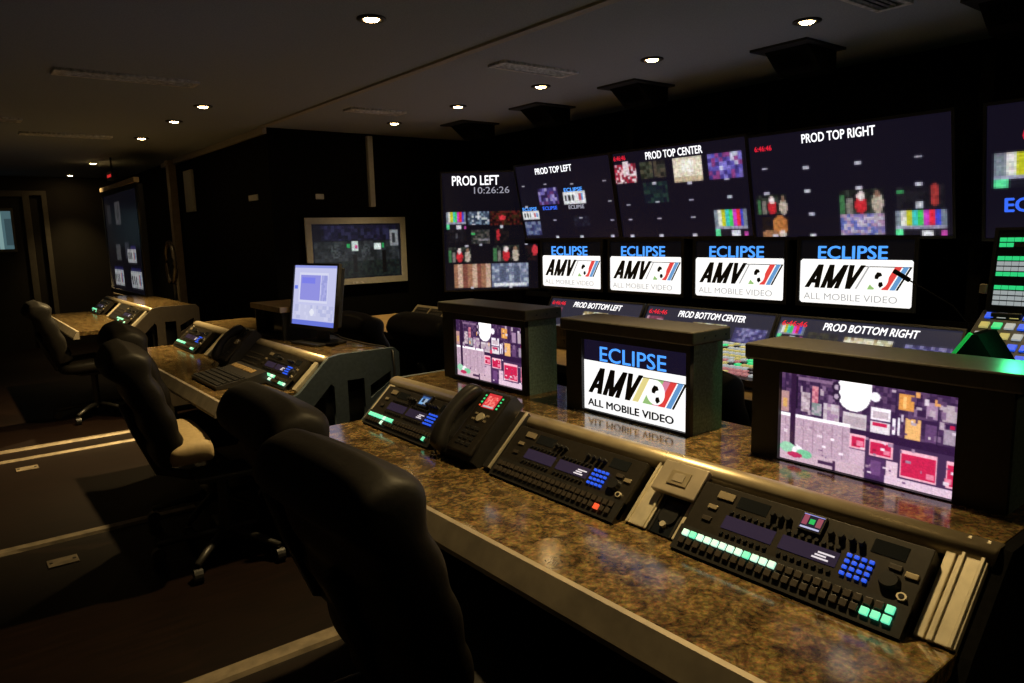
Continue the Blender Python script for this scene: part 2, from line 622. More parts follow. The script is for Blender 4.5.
structure(MB().box(2.20, 2.245, -1.7, YE, ZC - .012, ZC).build('trim_1', M_SEAM))
structure(MB().box(2.235, XP, YE, 9.5, ZC - .05, ZC).build('trim_2', M_SEAM))

# floor strips between the raised platforms of the aisle
for i, (ya, yb, xa, xb) in enumerate(((5.965, 6.025, -.5, 1.05), (5.69, 5.73, -.5, 1.05), (3.955, 4.03, -.5, .95), (2.285, 2.375, -.5, 1.10))):
    o = MB().prism([(ya, 0), (yb, 0), (yb - .012, .012), (ya + .012, .012)], 'x', xa, xb).build('trim_%d' % (i + 3), M_STRIP)
    structure(o)
for lab, cx, cy in (('small metal floor plate by the farther aisle strips', .32, 5.45), ('small metal floor plate just before the middle aisle strip', .305, 3.70)):
    p = empty('floor_plate', loc=(cx, cy, 0))
    MB().box(-.06, .06, -.045, .045, 0, .006, .002).build('cover', M_STRIP, p)
    for sx in (-.045, .045):
        MB().cyl((sx, 0, .007), .007, .003, seg=10).build('screw', M_KNOB, p)
    tag(p, lab, 'floor plate', 'floor plates')

# far end: door with a small lit pane, and the frame beside it
door = structure(empty('door_1', loc=(0.0, YF, 0)))
MB().box(.36, 1.02, -.03, 0, 0, 2.05).build('door_leaf', M_FARWALL, door)
for a, b, z0, z1 in ((.28, .36, 0, 2.13), (1.02, 1.10, 0, 2.13), (.36, 1.02, 2.05, 2.13)):
    MB().box(a, b, -.06, 0, z0, z1, .004).build('door_frame', M_FRAMEDARK, door)
for a, b, z0, z1 in ((1.24, 1.30, 0, 2.13), (1.10, 1.24, 2.07, 2.13)):
    MB().box(a, b, -.06, 0, z0, z1, .004).build('side_frame', M_FRAMEDARK, door)
MB().box(.62, .90, -.05, -.03, 1.32, 1.90, .004).build('pane_frame', M_FRAMEDARK, door)
pp = Pic(14, 20, (70, 98, 104)).rect(.3, 0, .5, 1, (120, 150, 150)).rect(.62, .2, 1, .9, (50, 70, 76))
pane = picture('window_pane', pp, .22, .50, door)
pane.matrix_local = Matrix(((1, 0, 0, .65), (0, 0, -1, -.052), (0, 1, 0, 1.36), (0, 0, 0, 1)))

# post and header trim where the partition ends
post = empty('partition_post', loc=(2.235, 9.02, 0))
MB().box(-.05, .03, -.06, .06, 0, 2.26, .005).build('upright', M_POST, post)
MB().box(-.06, .04, -.07, .07, 2.26, 2.315, .005).build('cap', M_POST, post)
tag(post, 'tall pale wooden post beside the far console screen', 'post')
# fittings on the black end walls
cov = tag(MB().box(3.165, 3.215, YE - .05, YE, 1.675, 2.30, .006).build('cable_cover', M_SILVER), 'pale vertical cable cover on the black wall above the silver framed screen', 'cable cover')
for x0, lab in ((2.66, 'small pale wall plate above the left corner of the silver framed screen'), ):
    tag(MB().box(x0, x0 + .075, YE - .012, YE, 1.74, 1.785, .003).build('wall_plate', M_SILVER), lab, 'wall plate', 'wall plates')
tag(MB().box(XP - .012, XP, 6.4, 6.62, 1.745, 1.795, .003).build('wall_plate', M_SILVER), 'small pale wall plate on the black partition near the corner', 'wall plate', 'wall plates')
tag(MB().box(XP - .03, XP, 8.30, 8.60, 1.72, 2.16, .005).build('wall_sign', M_SILVER), 'narrow pale upright board on the black partition beside the wooden post', 'board')


# ------------------------------------------------------------------ ceiling fittings
def downlight(x, y, watts, label, group, aim=0.0, cone=96):
    t = empty('downlight', loc=(x, y, ZC))
    rings = []
    for r, z in ((.062, 0), (.062, -.006), (.045, -.010), (.036, -.006), (.034, -.002)):
        rings.append([(r * math.cos(a * math.pi / 14), r * math.sin(a * math.pi / 14), z) for a in range(28)])
    MB().loft(rings, caps=False).build('trim_ring', M_LAMPRING, t, True)
    lens = [[(r * math.cos(a * math.pi / 12), r * math.sin(a * math.pi / 12), z) for a in range(24)] for r, z in ((.034, -.002), (.028, -.010), (.012, -.014))]
    MB().loft(lens).build('lens', M_LENS, t, True)
    tag(t, label, 'ceiling light', group)
    ld = bpy.data.lights.new('downlight_lamp', 'SPOT')
    ld.energy = watts
    ld.color = LAMP_COL
    ld.spot_size = R(cone)
    ld.spot_blend = 1.0
    ld.shadow_soft_size = 0.03
    lo = bpy.data.objects.new('downlight_lamp', ld)
    COL.objects.link(lo)
    lo.location = (x, y, ZC - .05)
    lo.rotation_euler = (0, R(aim), 0)
    return t


g = 'round recessed ceiling lights'
rowA = [(2.89, 'round ceiling downlight nearest the camera, above the front console'),
        (5.34, 'round ceiling downlight, second from the camera in the left row'),
        (6.10, 'round ceiling downlight, third from the camera in the left row'),
        (7.21, 'round ceiling downlight, fourth from the camera in the left row'),
        (9.69, 'round ceiling downlight, last but one in the left row'),
        (11.47, 'farthest round ceiling downlight at the end of the left row')]
for (y, lab), k in zip(rowA, (1.7, 3.6, 2.0, 3.4, .45, .3)):
    downlight(1.56, y, LAMP_W * k, lab, g, AIM if k > 1 else 0, 84)
rowB = [(1.87, 'largest round ceiling downlight by the monitor wall, upper right'),
        (2.745, 'round ceiling downlight, second from the right by the monitor wall'),
        (3.62, 'round ceiling downlight beside the slotted vent, middle of the right row'),
        (4.48, 'round ceiling downlight, fourth from the right by the monitor wall'),
        (5.40, 'farthest round ceiling downlight of the right row near the end wall')]
for (y, lab), xb, k in zip(rowB, (3.20, 3.165, 3.123, 3.078, 3.074), (1, 1, 1.3, 1.8, 2.4)):
    downlight(xb, y, LAMP_WALL_W * k, lab, g)
downlight(1.56, 1.10, LAMP_W * 1.3, 'round ceiling downlight over the right end of the front console', g, AIM, 84)
downlight(1.56, -.7, LAMP_W * .4, 'round ceiling downlight behind the camera in the left row', g, AIM, 84)
downlight(3.13, .95, LAMP_WALL_W, 'round ceiling downlight beyond the right edge by the monitor wall', g)


def vent(x0, x1, y, label, wy=.075, nsl=4):
    t = empty('ceiling_vent', loc=((x0 + x1) / 2, y, ZC))
    w = x1 - x0
    o = plate('vent_frame', [(-w / 2, -wy), (w / 2, -wy), (w / 2, wy), (-w / 2, wy)],
              [[(-w / 2 + .03, -wy + .02), (w / 2 - .03, -wy + .02), (w / 2 - .03, wy - .02), (-w / 2 + .03, wy - .02)]], .014, M_VENT, t)
    o.location = (0, 0, -.007)
    MB().box(-w / 2 + .028, w / 2 - .028, -wy + .018, wy - .018, -.003, -.0005).build('duct', M_BLACK, t)
    for i in range(nsl):
        yy = -wy + .02 + (2 * wy - .04) * (i + .5) / nsl
        MB().box(-w / 2 + .028, w / 2 - .028, -.004, .004, -.002, .006, m=Matrix.Translation((0, yy, -.010)) @ Matrix.Rotation(R(35), 4, 'X')).build('slat', M_VENT, t)
    tag(t, label, 'ceiling vent', 'ceiling vents')


vent(.60, 1.32, 4.61, 'long slotted ceiling vent over the left aisle')
vent(.20, .62, 6.54, 'short ceiling vent at the left edge of the photo')
vent(.66, 1.33, 7.26, 'faint long ceiling vent farther down the aisle')
vent(2.49, 3.03, 3.25, 'slotted ceiling vent between the right row of downlights')
vent(2.90, 3.30, 1.53, 'ceiling vent at the top edge by the largest downlight')
vent(2.44, 2.88, 4.94, 'faint ceiling vent near the end wall')

for y, lab in ((5.15, 'dark ceiling loudspeaker box nearest the end wall'), (4.22, 'dark ceiling loudspeaker box above the left upper screen'),
               (3.30, 'dark ceiling loudspeaker box above the centre upper screen'), (2.18, 'dark ceiling loudspeaker box above the right upper screen'), (1.18, 'dark ceiling loudspeaker box at the far right above the wall')):
    t = empty('ceiling_speaker', loc=(3.62, y, ZC))
    MB().prism([(-.10, 0), (.20, 0), (.20, -.12), (.06, -.12)], 'y', -.12, .12).build('cabinet', M_WALL, t)
    MB().box(-.16, .22, -.16, .16, -.012, 0).build('mount_plate', M_BLACK, t)
    gr = MB().box(-.10, .10, -.06, .06, 0, .008, .003).build('grille', M_WALL, t)
    gr.matrix_local = frame((-.02, 0, -.06), (-.80, 0, .60)) @ Matrix.Rotation(math.pi, 4, 'Y')
    tag(t, lab, 'speaker', 'loudspeaker boxes under the ceiling')

# red display above the far screen
t = empty('red_display', loc=(1.62, 9.0, 2.08))
MB().box(-.03, .03, -.14, .14, 0, .09, .004).build('case', M_BLACK, t)
for k in range(4):
    MB().box(-.033, -.030, -.10 + k * .055, -.062 + k * .055, .03, .06).build('digit', M_REDLED, t)
MB().cyl((0, 0, .16), .01, .16, seg=8).build('hanger', M_BLACK, t)
tag(t, 'small red lit display hanging above the far console screen', 'display')

# ------------------------------------------------------------------ monitor wall
RACK_T = (-.11, 0, .575)        # upward direction of the tilted upper row


def wall_monitor(name, label, y0, w, h, z0, v, pic, x=3.9, group=None, t=.014, yaw=None, gain=1.0):
    if yaw is None:
        m = frame((x, y0, z0), v)
    else:
        m = frame((x, y0, z0), (0, 0, 1), yaw)
    e = empty(name, m)
    bezel(e, w, h, t, .07)
    p = picture('screen', pic, w, h, e, z=-.002, gain=gain)
    tag(e, label, 'monitor', group)
    return e, p


NAVY = (16, 13, 27)
CROWD = [(58, 48, 110), (110, 100, 170), (40, 30, 70), (150, 140, 190), (90, 50, 100)]
# upper left
pic = Pic(120, 68, NAVY, 3)
pic.speck(.22, .32, .43, .54, CROWD, 3)
pic.logo(.48, .40, .71, .56).logo(0, .62, .19, .74)
pic.speck(.01, .77, .19, .96, [(70, 80, 120), (110, 120, 150), (50, 50, 90)], 3)
pic.speck(.56, .72, .72, .86, [(24, 22, 38), (34, 36, 48), (20, 16, 34)], 2)
pic.dashes([(.06, .27), (.31, .27), (.59, .30), (.91, .30), (.06, .56), (.93, .55), (.36, .76), (.63, .74), (.93, .79), (.36, .985), (.62, .985), (.92, .985)])
e, s = wall_monitor('wall_monitor', 'upper wall monitor titled PROD TOP LEFT with a few small pictures', 4.735, 1.075, .585, 1.360, RACK_T, pic.grain().blur(1), group='upper row of wall monitors')
text('caption', 'PROD TOP LEFT', .050, M_WHITE_TXT, s, .45, .505, 0, bold=.010, width=.42)
text('caption', 'ECLIPSE', .028, M_BLUEDEEP_TXT, s, .35, .225, 0, width=.17, bold=.010)
text('caption', 'ECLIPSE', .030, M_BLUE_TXT, s, .64, .352, 0, width=.20, bold=.010)
text('caption', 'ECLIPSE', .028, M_GREY_TXT, s, .65, .222, 0, width=.17, bold=.010)
text('caption', 'ECLIPSE', .028, M_BLUE_TXT, s, .10, .226, 0, width=.18, bold=.010)
# upper centre
pic = Pic(120, 68, NAVY, 4)
pic.speck(.01, .13, .20, .36, [(170, 40, 60), (215, 175, 180), (120, 30, 50), (230, 210, 215), (90, 30, 40)], 2)
pic.rect(.09, .10, .14, .26, (222, 205, 210))
pic.speck(.23, .13, .33, .33, [(60, 64, 52), (80, 76, 60), (34, 38, 30)], 3).speck(.34, .13, .43, .33, [(50, 50, 44), (74, 66, 56), (30, 28, 30)], 3)
pic.speck(.24, .37, .43, .60, [(22, 34, 40), (34, 54, 50), (18, 22, 36)], 3)
pic.rect(.49, .13, .70, .39, (224, 212, 190)).rect(.55, .16, .64, .3, (246, 240, 224)).rect(.49, .34, .70, .39, (190, 170, 140))
pic.speck(.74, .13, .97, .39, [(90, 80, 170), (120, 110, 190), (190, 190, 215), (60, 50, 120), (130, 60, 120)], 3)
pic.bars(.75, .72, .97, 1.0)
pic.dashes([(.33, .38), (.6, .41), (.86, .40), (.10, .61), (.34, .60), (.60, .60), (.87, .59), (.10, .79), (.34, .79), (.60, .79), (.10, .985), (.34, .985), (.60, .985)])
e, s = wall_monitor('wall_monitor', 'upper wall monitor titled PROD TOP CENTER with colour bars in its lower corner', 3.665, 1.085, .585, 1.358, RACK_T, pic.grain().blur(1), group='upper row of wall monitors')
text('caption', 'PROD TOP CENTER', .050, M_WHITE_TXT, s, .545, .520, 0, bold=.010, width=.46)
text('caption', '6:46:46', .032, M_RED_TXT, s, .08, .535, 0, bold=.010, width=.11)
# upper right
pic = Pic(120, 68, NAVY, 5)
pic.group_shot(.02, .58, .20, .77)
pic.speck(.04, .80, .20, .99, [(30, 22, 22), (24, 20, 30)], 3).ell(.15, .88, .045, .10, (176, 110, 60)).ell(.09, .97, .05, .05, (150, 104, 74)).ell(.16, .97, .02, .05, (205, 190, 180))
pic.group_shot(.48, .58, .70, .79)
pic.speck(.48, .80, .70, .985, [(120, 110, 170), (160, 130, 160), (90, 100, 170), (180, 170, 190)], 2)
pic.speck(.76, .58, .97, .77, [(20, 18, 28), (28, 26, 34)], 3).ell(.925, .65, .02, .10, (150, 50, 50)).rect(.76, .60, .79, .63, (60, 150, 90))
pic.bars(.75, .78, .975, 1.0)
pic.dashes([(.08, .32), (.32, .34), (.58, .34), (.86, .33), (.08, .56), (.32, .56), (.58, .56), (.86, .56), (.86, .72), (.86, .75), (.33, .78), (.33, .985), (.12, .985)])
e, s = wall_monitor('wall_monitor', 'upper wall monitor titled PROD TOP RIGHT, the rightmost complete one', 2.560, 1.085, .585, 1.345, RACK_T, pic.grain().blur(1), group='upper row of wall monitors')
text('caption', 'PROD TOP RIGHT', .050, M_WHITE_TXT, s, .53, .518, 0, bold=.010, width=.40)
text('caption', '6:46:46', .030, M_RED_TXT, s, .09, .50, 0, bold=.010, width=.11)
# beyond the right edge
pic = Pic(110, 76, NAVY, 6)
pic.bars(.03, .36, .40, .62)
pic.speck(.5, .3, .95, .6, CROWD, 3)
e, s = wall_monitor('wall_monitor', 'wall monitor cut by the right edge with a red digit and colour bars', 1.335, 1.085, .60, 1.330, (-.09, 0, .585), pic.grain().blur(1), group='upper row of wall monitors')
text('caption', '6:46', .085, M_RED_TXT, s, .14, .425, 0, align='LEFT', bold=.01)
text('caption', 'ECLIPSE', .066, M_BLUEDEEP_TXT, s, .075, .118, 0, align='LEFT', bold=.015)

# angled corner monitor
pic = Pic(96, 116, (12, 10, 20), 8)
pic.bars(.03, .33, .24, .47)
pic.speck(.26, .33, .49, .44, [(120, 140, 160), (60, 70, 90), (200, 205, 210), (40, 50, 70)], 2)
pic.speck(.50, .33, .90, .45, [(40, 14, 16), (20, 10, 12), (84, 26, 24), (50, 36, 20)], 2).ell(.63, .385, .04, .02, (200, 50, 60))
pic.speck(.05, .47, .24, .59, [(16, 14, 22), (24, 22, 30)], 3).rect(.13, .51, .15, .55, (70, 70, 76))
pic.speck(.29, .48, .49, .60, [(30, 34, 34), (80, 76, 72), (50, 50, 52)], 2).rect(.29, .51, .33, .53, (60, 170, 90)).rect(.36, .56, .49, .58, (120, 116, 120))
pic.speck(.54, .47, .70, .60, [(16, 14, 20), (30, 22, 24)], 3).ell(.58, .53, .02, .05, (180, 40, 50))
pic.group_shot(.04, .63, .28, .76).group_shot(.52, .62, .80, .76)
pic.speck(.86, .63, .99, .76, [(16, 14, 20), (34, 20, 24)], 3).ell(.97, .67, .03, .05, (190, 50, 60))
for k in range(8):
    pic.rect(.09 + k * .05, .775, .09 + k * .05 + .05, .985, [(150, 106, 82), (190, 160, 140), (120, 70, 60)][k % 3])
pic.speck(.50, .775, .90, .985, [(120, 128, 150), (160, 168, 186), (96, 104, 130)], 3).rect(.58, .80, .66, .94, (80, 88, 112)).rect(.74, .80, .80, .96, (80, 88, 112)).rect(.52, .95, .88, .97, (220, 224, 230))
pic.dashes([(.24, .62), (.39, .61), (.62, .46), (.88, .46), (.29, .985), (.70, .985), (.88, .61)])
u = Vector((.787, -.617, 0))
e, s = wall_monitor('corner_monitor', 'angled corner monitor titled PROD LEFT with a clock and many small pictures', 5.310, .80, .99, .93, None, pic.grain().blur(1), x=3.455, yaw=u)
text('caption', 'PROD LEFT', .082, M_WHITE_TXT, s, .285, .885, 0, bold=.010, width=.40)
text('caption', '10:26:26', .055, M_GREY_TXT, s, .42, .815, 0, bold=.0, width=.30)

# row of logo screens
GLOBE = [(-.3, .2), (-.1, .5), (.2, .45), (.3, .2), (.05, .1), (-.05, -.1), (-.3, -.05)]
GLOBE2 = [(.05, -.35), (.3, -.3), (.4, -.6), (.15, -.8), (0, -.6)]


def logo_art(e, w, h, big=False):
    """ECLIPSE over the white station logo, printed by a lit screen of w x h."""
    hh = h * .70
    z = .001
    c_ = 0 if big else .012
    field = [(c_, 0), (w - c_, 0), (w, c_), (w, hh - c_), (w - c_, hh), (c_, hh), (0, hh - c_), (0, c_)] if not big else [(0, 0), (w, 0), (w, hh), (0, hh)]
    MB().prism(field, 'z', 0, z).build('logo_field', M_LOGOW, e)
    text('caption', 'ECLIPSE', h * .205, M_BLUE_TXT, e, w * (.49 if big else .475), h * (.712 if big else .705), z, width=w * (.64 if big else .62), bold=.004 if big else .010)
    z += .0006
    bx, by, lw, lh = w * .045, hh * .35, w * .385, hh * .53
    for off, strokes in ((0, (((0, 0), (.115, 0), (.25, 1), (.12, 1)), ((.25, 0), (.37, 0), (.25, 1), (.12, 1)), ((.08, .20), (.28, .20), (.26, .38), (.10, .38)))),
                         (.395, (((0, 0), (.115, 0), (.115, 1), (0, 1)), ((.335, 0), (.45, 0), (.45, 1), (.335, 1)), ((0, 1), (.12, 1), (.285, 0), (.165, 0)), ((.33, 1), (.45, 1), (.285, 0), (.165, 0)))),
                         (.865, (((0, 1), (.12, 1), (.25, 0), (.125, 0)), ((.26, 1), (.37, 1), (.25, 0), (.125, 0))))):
        lt = MB()
        for i_, st in enumerate(strokes):
            lt.prism([(bx + (off + p_[0] + .22 * p_[1]) * lw, by + p_[1] * lh) for p_ in st], 'z', z, z + .0004 + .00002 * i_)
        lt.build('letter', M_INK, e)
    x0, x1, ya, yb, sk = w * .53, w * .935, hh * .36, hh * .86, w * .11

    def para(a, b, m, name='logo_stripe', y0_=0.0, y1_=1.0):
        xa, xb = x0 + (x1 - x0) * a, x0 + (x1 - x0) * b
        q0, q1 = sk * (y0_ - .5), sk * (y1_ - .5)
        MB().prism([(xa + q0, ya + (yb - ya) * y0_), (xb + q0, ya + (yb - ya) * y0_), (xb + q1, ya + (yb - ya) * y1_), (xa + q1, ya + (yb - ya) * y1_)], 'z', z, z + .0004).build(name, m, e)
    if big:
        para(.06, .20, M_LOGOY)
        para(.30, .52, M_LOGOG)
        para(.52, .66, M_LOGOP)
    else:
        para(.10, .14, M_GREYINK)
        para(.36, .50, M_LOGOG, y1_=.25)
    para(.66, .80, M_LOGOR)
    para(.83, .94, M_LOGOB)
    para(.955, 1.0, M_INK)
    para(.02, 1.0, M_INK, y0_=.965)
    cx, cy, rx, ry = x0 + (x1 - x0) * .46, (ya + yb) / 2, w * .085, hh * .235
    MB().prism([(cx + rx * math.cos(a * math.pi / 12), cy + ry * math.sin(a * math.pi / 12)) for a in range(24)], 'z', z + .0004, z + .0008).build('globe', M_LOGOW, e)
    for poly in (GLOBE, GLOBE2):
        MB().prism([(cx + rx * p[0] * 1.25, cy + ry * p[1] * 1.1) for p in poly], 'z', z + .0008, z + .0012).build('continent', M_INK, e)
    text('lettering', 'ALL MOBILE VIDEO', hh * .150, M_INK if big else M_GREYINK, e, w * .46, hh * .08, z, width=w * .84, bold=.012 if big else .0)


for y0, w, lab in ((4.535, .665, 'logo screen below the PROD TOP LEFT monitor, first of four from the corner'), (3.775, .655, 'logo screen, second of four from the corner, under the centre monitor'),
                   (3.005, .635, 'logo screen, third of four from the corner'), (2.268, .62, 'logo screen, largest and rightmost of the four under the upper monitors')):
    h = .352
    e = empty('logo_screen', frame((3.9, y0, .975), (0, 0, 1)))
    bezel(e, w, h, .022, .06)
    s = picture('screen', Pic(4, 4, (5, 5, 9)), w, h, e, z=-.002)
    logo_art(s, w, h)
    tag(e, lab, 'screen', 'row of logo screens')

# lower tilted row
for k, (y0, w, cap, lab) in enumerate(((4.215, .925, 'PROD BOTTOM LEFT', 'tilted lower monitor titled PROD BOTTOM LEFT, mostly behind the small boxed screens'),
                                       (3.245, .945, 'PROD BOTTOM CENTER', 'tilted lower monitor titled PROD BOTTOM CENTER behind the middle boxed screen'),
                                       (2.270, .935, 'PROD BOTTOM RIGHT', 'tilted lower monitor titled PROD BOTTOM RIGHT behind the large boxed screen'))):
    pic = Pic(110, 62, (42, 42, 58), 20 + k)
    pic.speck(.02, .13, .16, .24, [(120, 60, 80), (190, 150, 160), (90, 40, 60)], 2)
    pic.speck(.42, .16, .68, .25, [(200, 190, 150), (228, 224, 200), (150, 130, 90)], 2)
    pic.speck(.75, .18, .97, .36, [(90, 86, 140), (60, 56, 100), (130, 126, 170)], 2)
    if k == 2:
        pic.bars(.01, .08, .17, .24)
        pic.speck(.2, .14, .38, .26, [(60, 58, 50), (40, 40, 46)], 2)
    pic.speck(.02, .5, .3, .9, CROWD, 3).speck(.4, .55, .7, .95, [(40, 50, 60), (80, 76, 70)], 3)
    hh = .52
    v = Vector((.50, 0, .866))
    top = Vector((3.72, y0, .905))
    e, s = wall_monitor('lower_monitor', lab, y0, w, hh, (top - v * hh).z, v, pic.grain().blur(1), x=(top - v * hh).x, group='lower row of tilted monitors', t=.012)
    for xx in (.2, w - .26):
        lg = MB().box(0, .06, -.03, .03, 0, .56).build('stand_leg', M_BLACK, e)
        lg.matrix_basis = e.matrix_world.inverted() @ frame((top.x - .16, y0 - xx, 0), (1, 0, 0))
    text('caption', cap, .044, M_WHITE_TXT, s, w * .54, hh * .885, .0005, bold=.010, shear=.12, width=w * .52)
    text('caption', '6:46:46', .032, M_RED_TXT, s, w * .10, hh * .90, .0005, width=w * .16, bold=.010)

# black rack framing behind the monitors
rk = empty('monitor_rack', loc=(4.0, 0, 0))
for y in (4.60, 3.70, 2.62, 1.42, .24):
    MB().box(.03, .10, y - .03, y + .03, 0, 2.2).build('upright', M_WALL, rk)
for z in (.90, 1.345):
    MB().box(.0, .03, .2, 4.9, z - .03, z + .01).build('shelf_bar', M_WALL, rk)
tag(rk, 'black steel frame carrying the wall monitors', 'rack')

# silver framed screen on the end wall
pic = Pic(110, 66, (14, 14, 22), 11)
pic.speck(.1, .03, .95, .30, [(18, 18, 34), (24, 22, 44), (14, 14, 26), (34, 34, 60)], 4)
pic.speck(.02, .32, .98, .68, [(30, 34, 36), (44, 48, 50), (22, 26, 28), (36, 40, 44)], 4)
pic.speck(.02, .68, .98, .98, [(18, 26, 26), (26, 34, 30), (14, 18, 20)], 3)
pic.rect(.43, .32, .50, .50, (190, 205, 200)).rect(.37, .36, .41, .44, (40, 150, 80)).rect(.46, .40, .49, .46, (190, 60, 120))
pic.rect(.68, .36, .76, .48, (205, 220, 214)).rect(.77, .36, .80, .46, (40, 150, 80))
pic.rect(.87, .12, .97, .42, (120, 124, 128)).rect(.90, .18, .94, .36, (40, 42, 46))
pic.rect(.44, .58, .48, .90, (8, 8, 10)).rect(.77, .50, .82, .92, (8, 8, 10))
for k in range(4):
    pic.speck(.20 + k * .17, .38, .30 + k * .17, .62, [(60, 66, 68), (46, 50, 54), (30, 34, 36)], 2) if k not in (1, 3) else None
e = empty('end_wall_screen', frame((2.58, YE - .05, 1.040), (0, 0, 1), (1, 0, 0)))
bezel(e, .87, .485, .055, .04, M_SILVER)
s = picture('screen', pic.grain().blur(1), .87, .485, e, z=-.002)
MB().box(.36, .49, -.05, -.03, .008, .010).build('badge', M_VENT, e)
tag(e, 'wide screen in a pale silver frame on the black end wall', 'screen')

# ------------------------------------------------------------------ consoles
V_SLOPE = Vector((.145, 0, .135)).normalized()
SLOPE = .198


def console(name, y0, y1, label, front=.885, right_open=False):
    """Desk with a granite worktop, a sloped equipment bay and an upper granite shelf. y0 < y1."""
    c = empty(name, loc=(0, y0, 0))
    L = y1 - y0
    MB().box(front + .018, 1.235, 0, L, .705, .74, .003).build('worktop', M_GRAN, c)
    MB().prism([(front - .024, .682), (front + .018, .682), (front + .018, .742), (front + .004, .742), (front - .024, .694)], 'y', -.005, L + .005).build('front_edge', M_EDGE, c)
    MB().box(1.325, 1.70, 0, L, .845, .873, .003).build('upper_shelf', M_GRAN, c)
    # rounded rail along the top of the slope
    ring = [(1.338 + .030 * math.cos(a), .858 + .024 * math.sin(a)) for a in np.linspace(0, 2 * math.pi, 15)[:-1]]
    MB().prism(ring, 'y', -.004, L + .004).build('rail', M_RAIL, c, True)
    # bay behind the equipment, and the dark body under the worktop
    MB().prism([(1.215, .69), (1.24, .72), (1.352, .832), (1.352, .69)], 'y', .01, L - .01).build('bay', M_BLACK, c)
    MB().box(1.34, 1.66, .03, L - .03, .05, .69).build('cabinet', M_BLACK, c)
    MB().box(1.60, 1.69, 0.0, L, 0.0, .845).build('back_panel', M_BLACK, c)
    MB().box(1.36, 1.62, .05, L - .05, 0, .05).build('plinth', M_BLACK, c)
    tag(c, label, 'console')
    return c


def slope_frame(y, lift=0.0, up_off=0.0):
    w = Vector((0, -1, 0)).cross(V_SLOPE)
    o = Vector((1.195, y, .742)) + w * lift + V_SLOPE * up_off
    return frame(o, V_SLOPE)


def alu_plate(name, c, y, w, parent, h=SLOPE, thick=.006, ridges=True):
    """Aluminium filler strip lying on the slope: y is its left (far) edge in console space."""
    t = MB()
    t.box(0, w, 0, h, -.02, thick, .0015)
    o = t.build(name, M_ALU, parent)
    o.parent = parent
    o.matrix_basis = Matrix.Translation(-parent.location) @ slope_frame(y)
    if ridges and w > .03:
        for x in (.008, w - .008):
            k = MB().box(x - .003, x + .003, 0, h, thick - .001, thick + .004, .001).build('ridge', M_ALU, o)
    return o


bpy.context.view_layer.update()
c1 = console('console', .408, 2.425, 'front granite console with three small boxed screens on its upper shelf')
c2 = console('console', 3.085, 5.10, 'middle granite console carrying the desktop monitor', front=.865)
c3 = console('console', 6.45, 8.30, 'far granite console at the left below the dark wall screen', front=.80)
bpy.context.view_layer.update()


def end_panel(c, y, m=M_ENDPAN, x0=1.20, brace=True):
    """Side panel with cut-outs closing a console end that faces the camera."""
    e = plate('end_panel', [(1.12, .05), (1.12, .70), (1.20, .735), (1.345, .875), (1.40, .885), (1.68, .885), (1.705, .86), (1.705, .05)],
              [[(1.255, .47), (1.255, .66), (1.35, .755), (1.365, .74), (1.365, .47)], [(1.43, .50), (1.43, .76), (1.515, .76), (1.515, .50)],
               [(1.545, .66), (1.545, .72), (1.655, .775), (1.655, .73)]], .024, m)
    e.parent = c
    e.matrix_basis = Matrix.Translation(-c.location) @ frame((0, y, 0), (0, 0, 1), (1, 0, 0))
    return e


end_panel(c2, 3.066)
end_panel(c3, 6.43, mat('end_panel_brown', (.05, .038, .024), .6, noise=(40, (.04, .03, .02), 1)))
pe = MB().prism([(1.16, .695), (1.195, .738), (1.34, .873), (1.70, .873), (1.70, .05), (1.16, .05)], 'y', -.022, -.002).build('end_panel', M_WALL, c1)
pe2 = MB().prism([(1.16, .695), (1.195, .738), (1.34, .873), (1.70, .873), (1.70, .05), (1.16, .05)], 'y', 2.019, 2.04).build('end_panel', M_ENDPAN, c1)
# supports of the cantilevered worktops
for c, L in ((c1, 2.017), (c2, 2.015), (c3, 1.85)):
    for yy in (.02, L - .06):
        MB().prism([(.95, .70), (1.24, .70), (1.24, .45)], 'y', yy, yy + .04).build('bracket', M_BLACK, c)

alu_plate('filler_strip', c1, 2.425, .045, c1, ridges=False)
alu_plate('filler_plate', c1, 1.112, .062, c1)
alu_plate('filler_strip', c1, .976, .020, c1, ridges=False)
alu_plate('filler_strip', c1, .474, .016, c1, ridges=False)
alu_plate('filler_plate', c1, .455, .045, c1)
alu_plate('filler_strip', c2, 5.10, .04, c2, ridges=False)
alu_plate('filler_plate', c2, 4.47, .07, c2)
alu_plate('filler_strip', c2, 3.125, .04, c2, ridges=False)
alu_plate('filler_plate', c3, 7.55, .08, c3)
alu_plate('filler_strip', c3, 6.50, .05, c3, ridges=False)


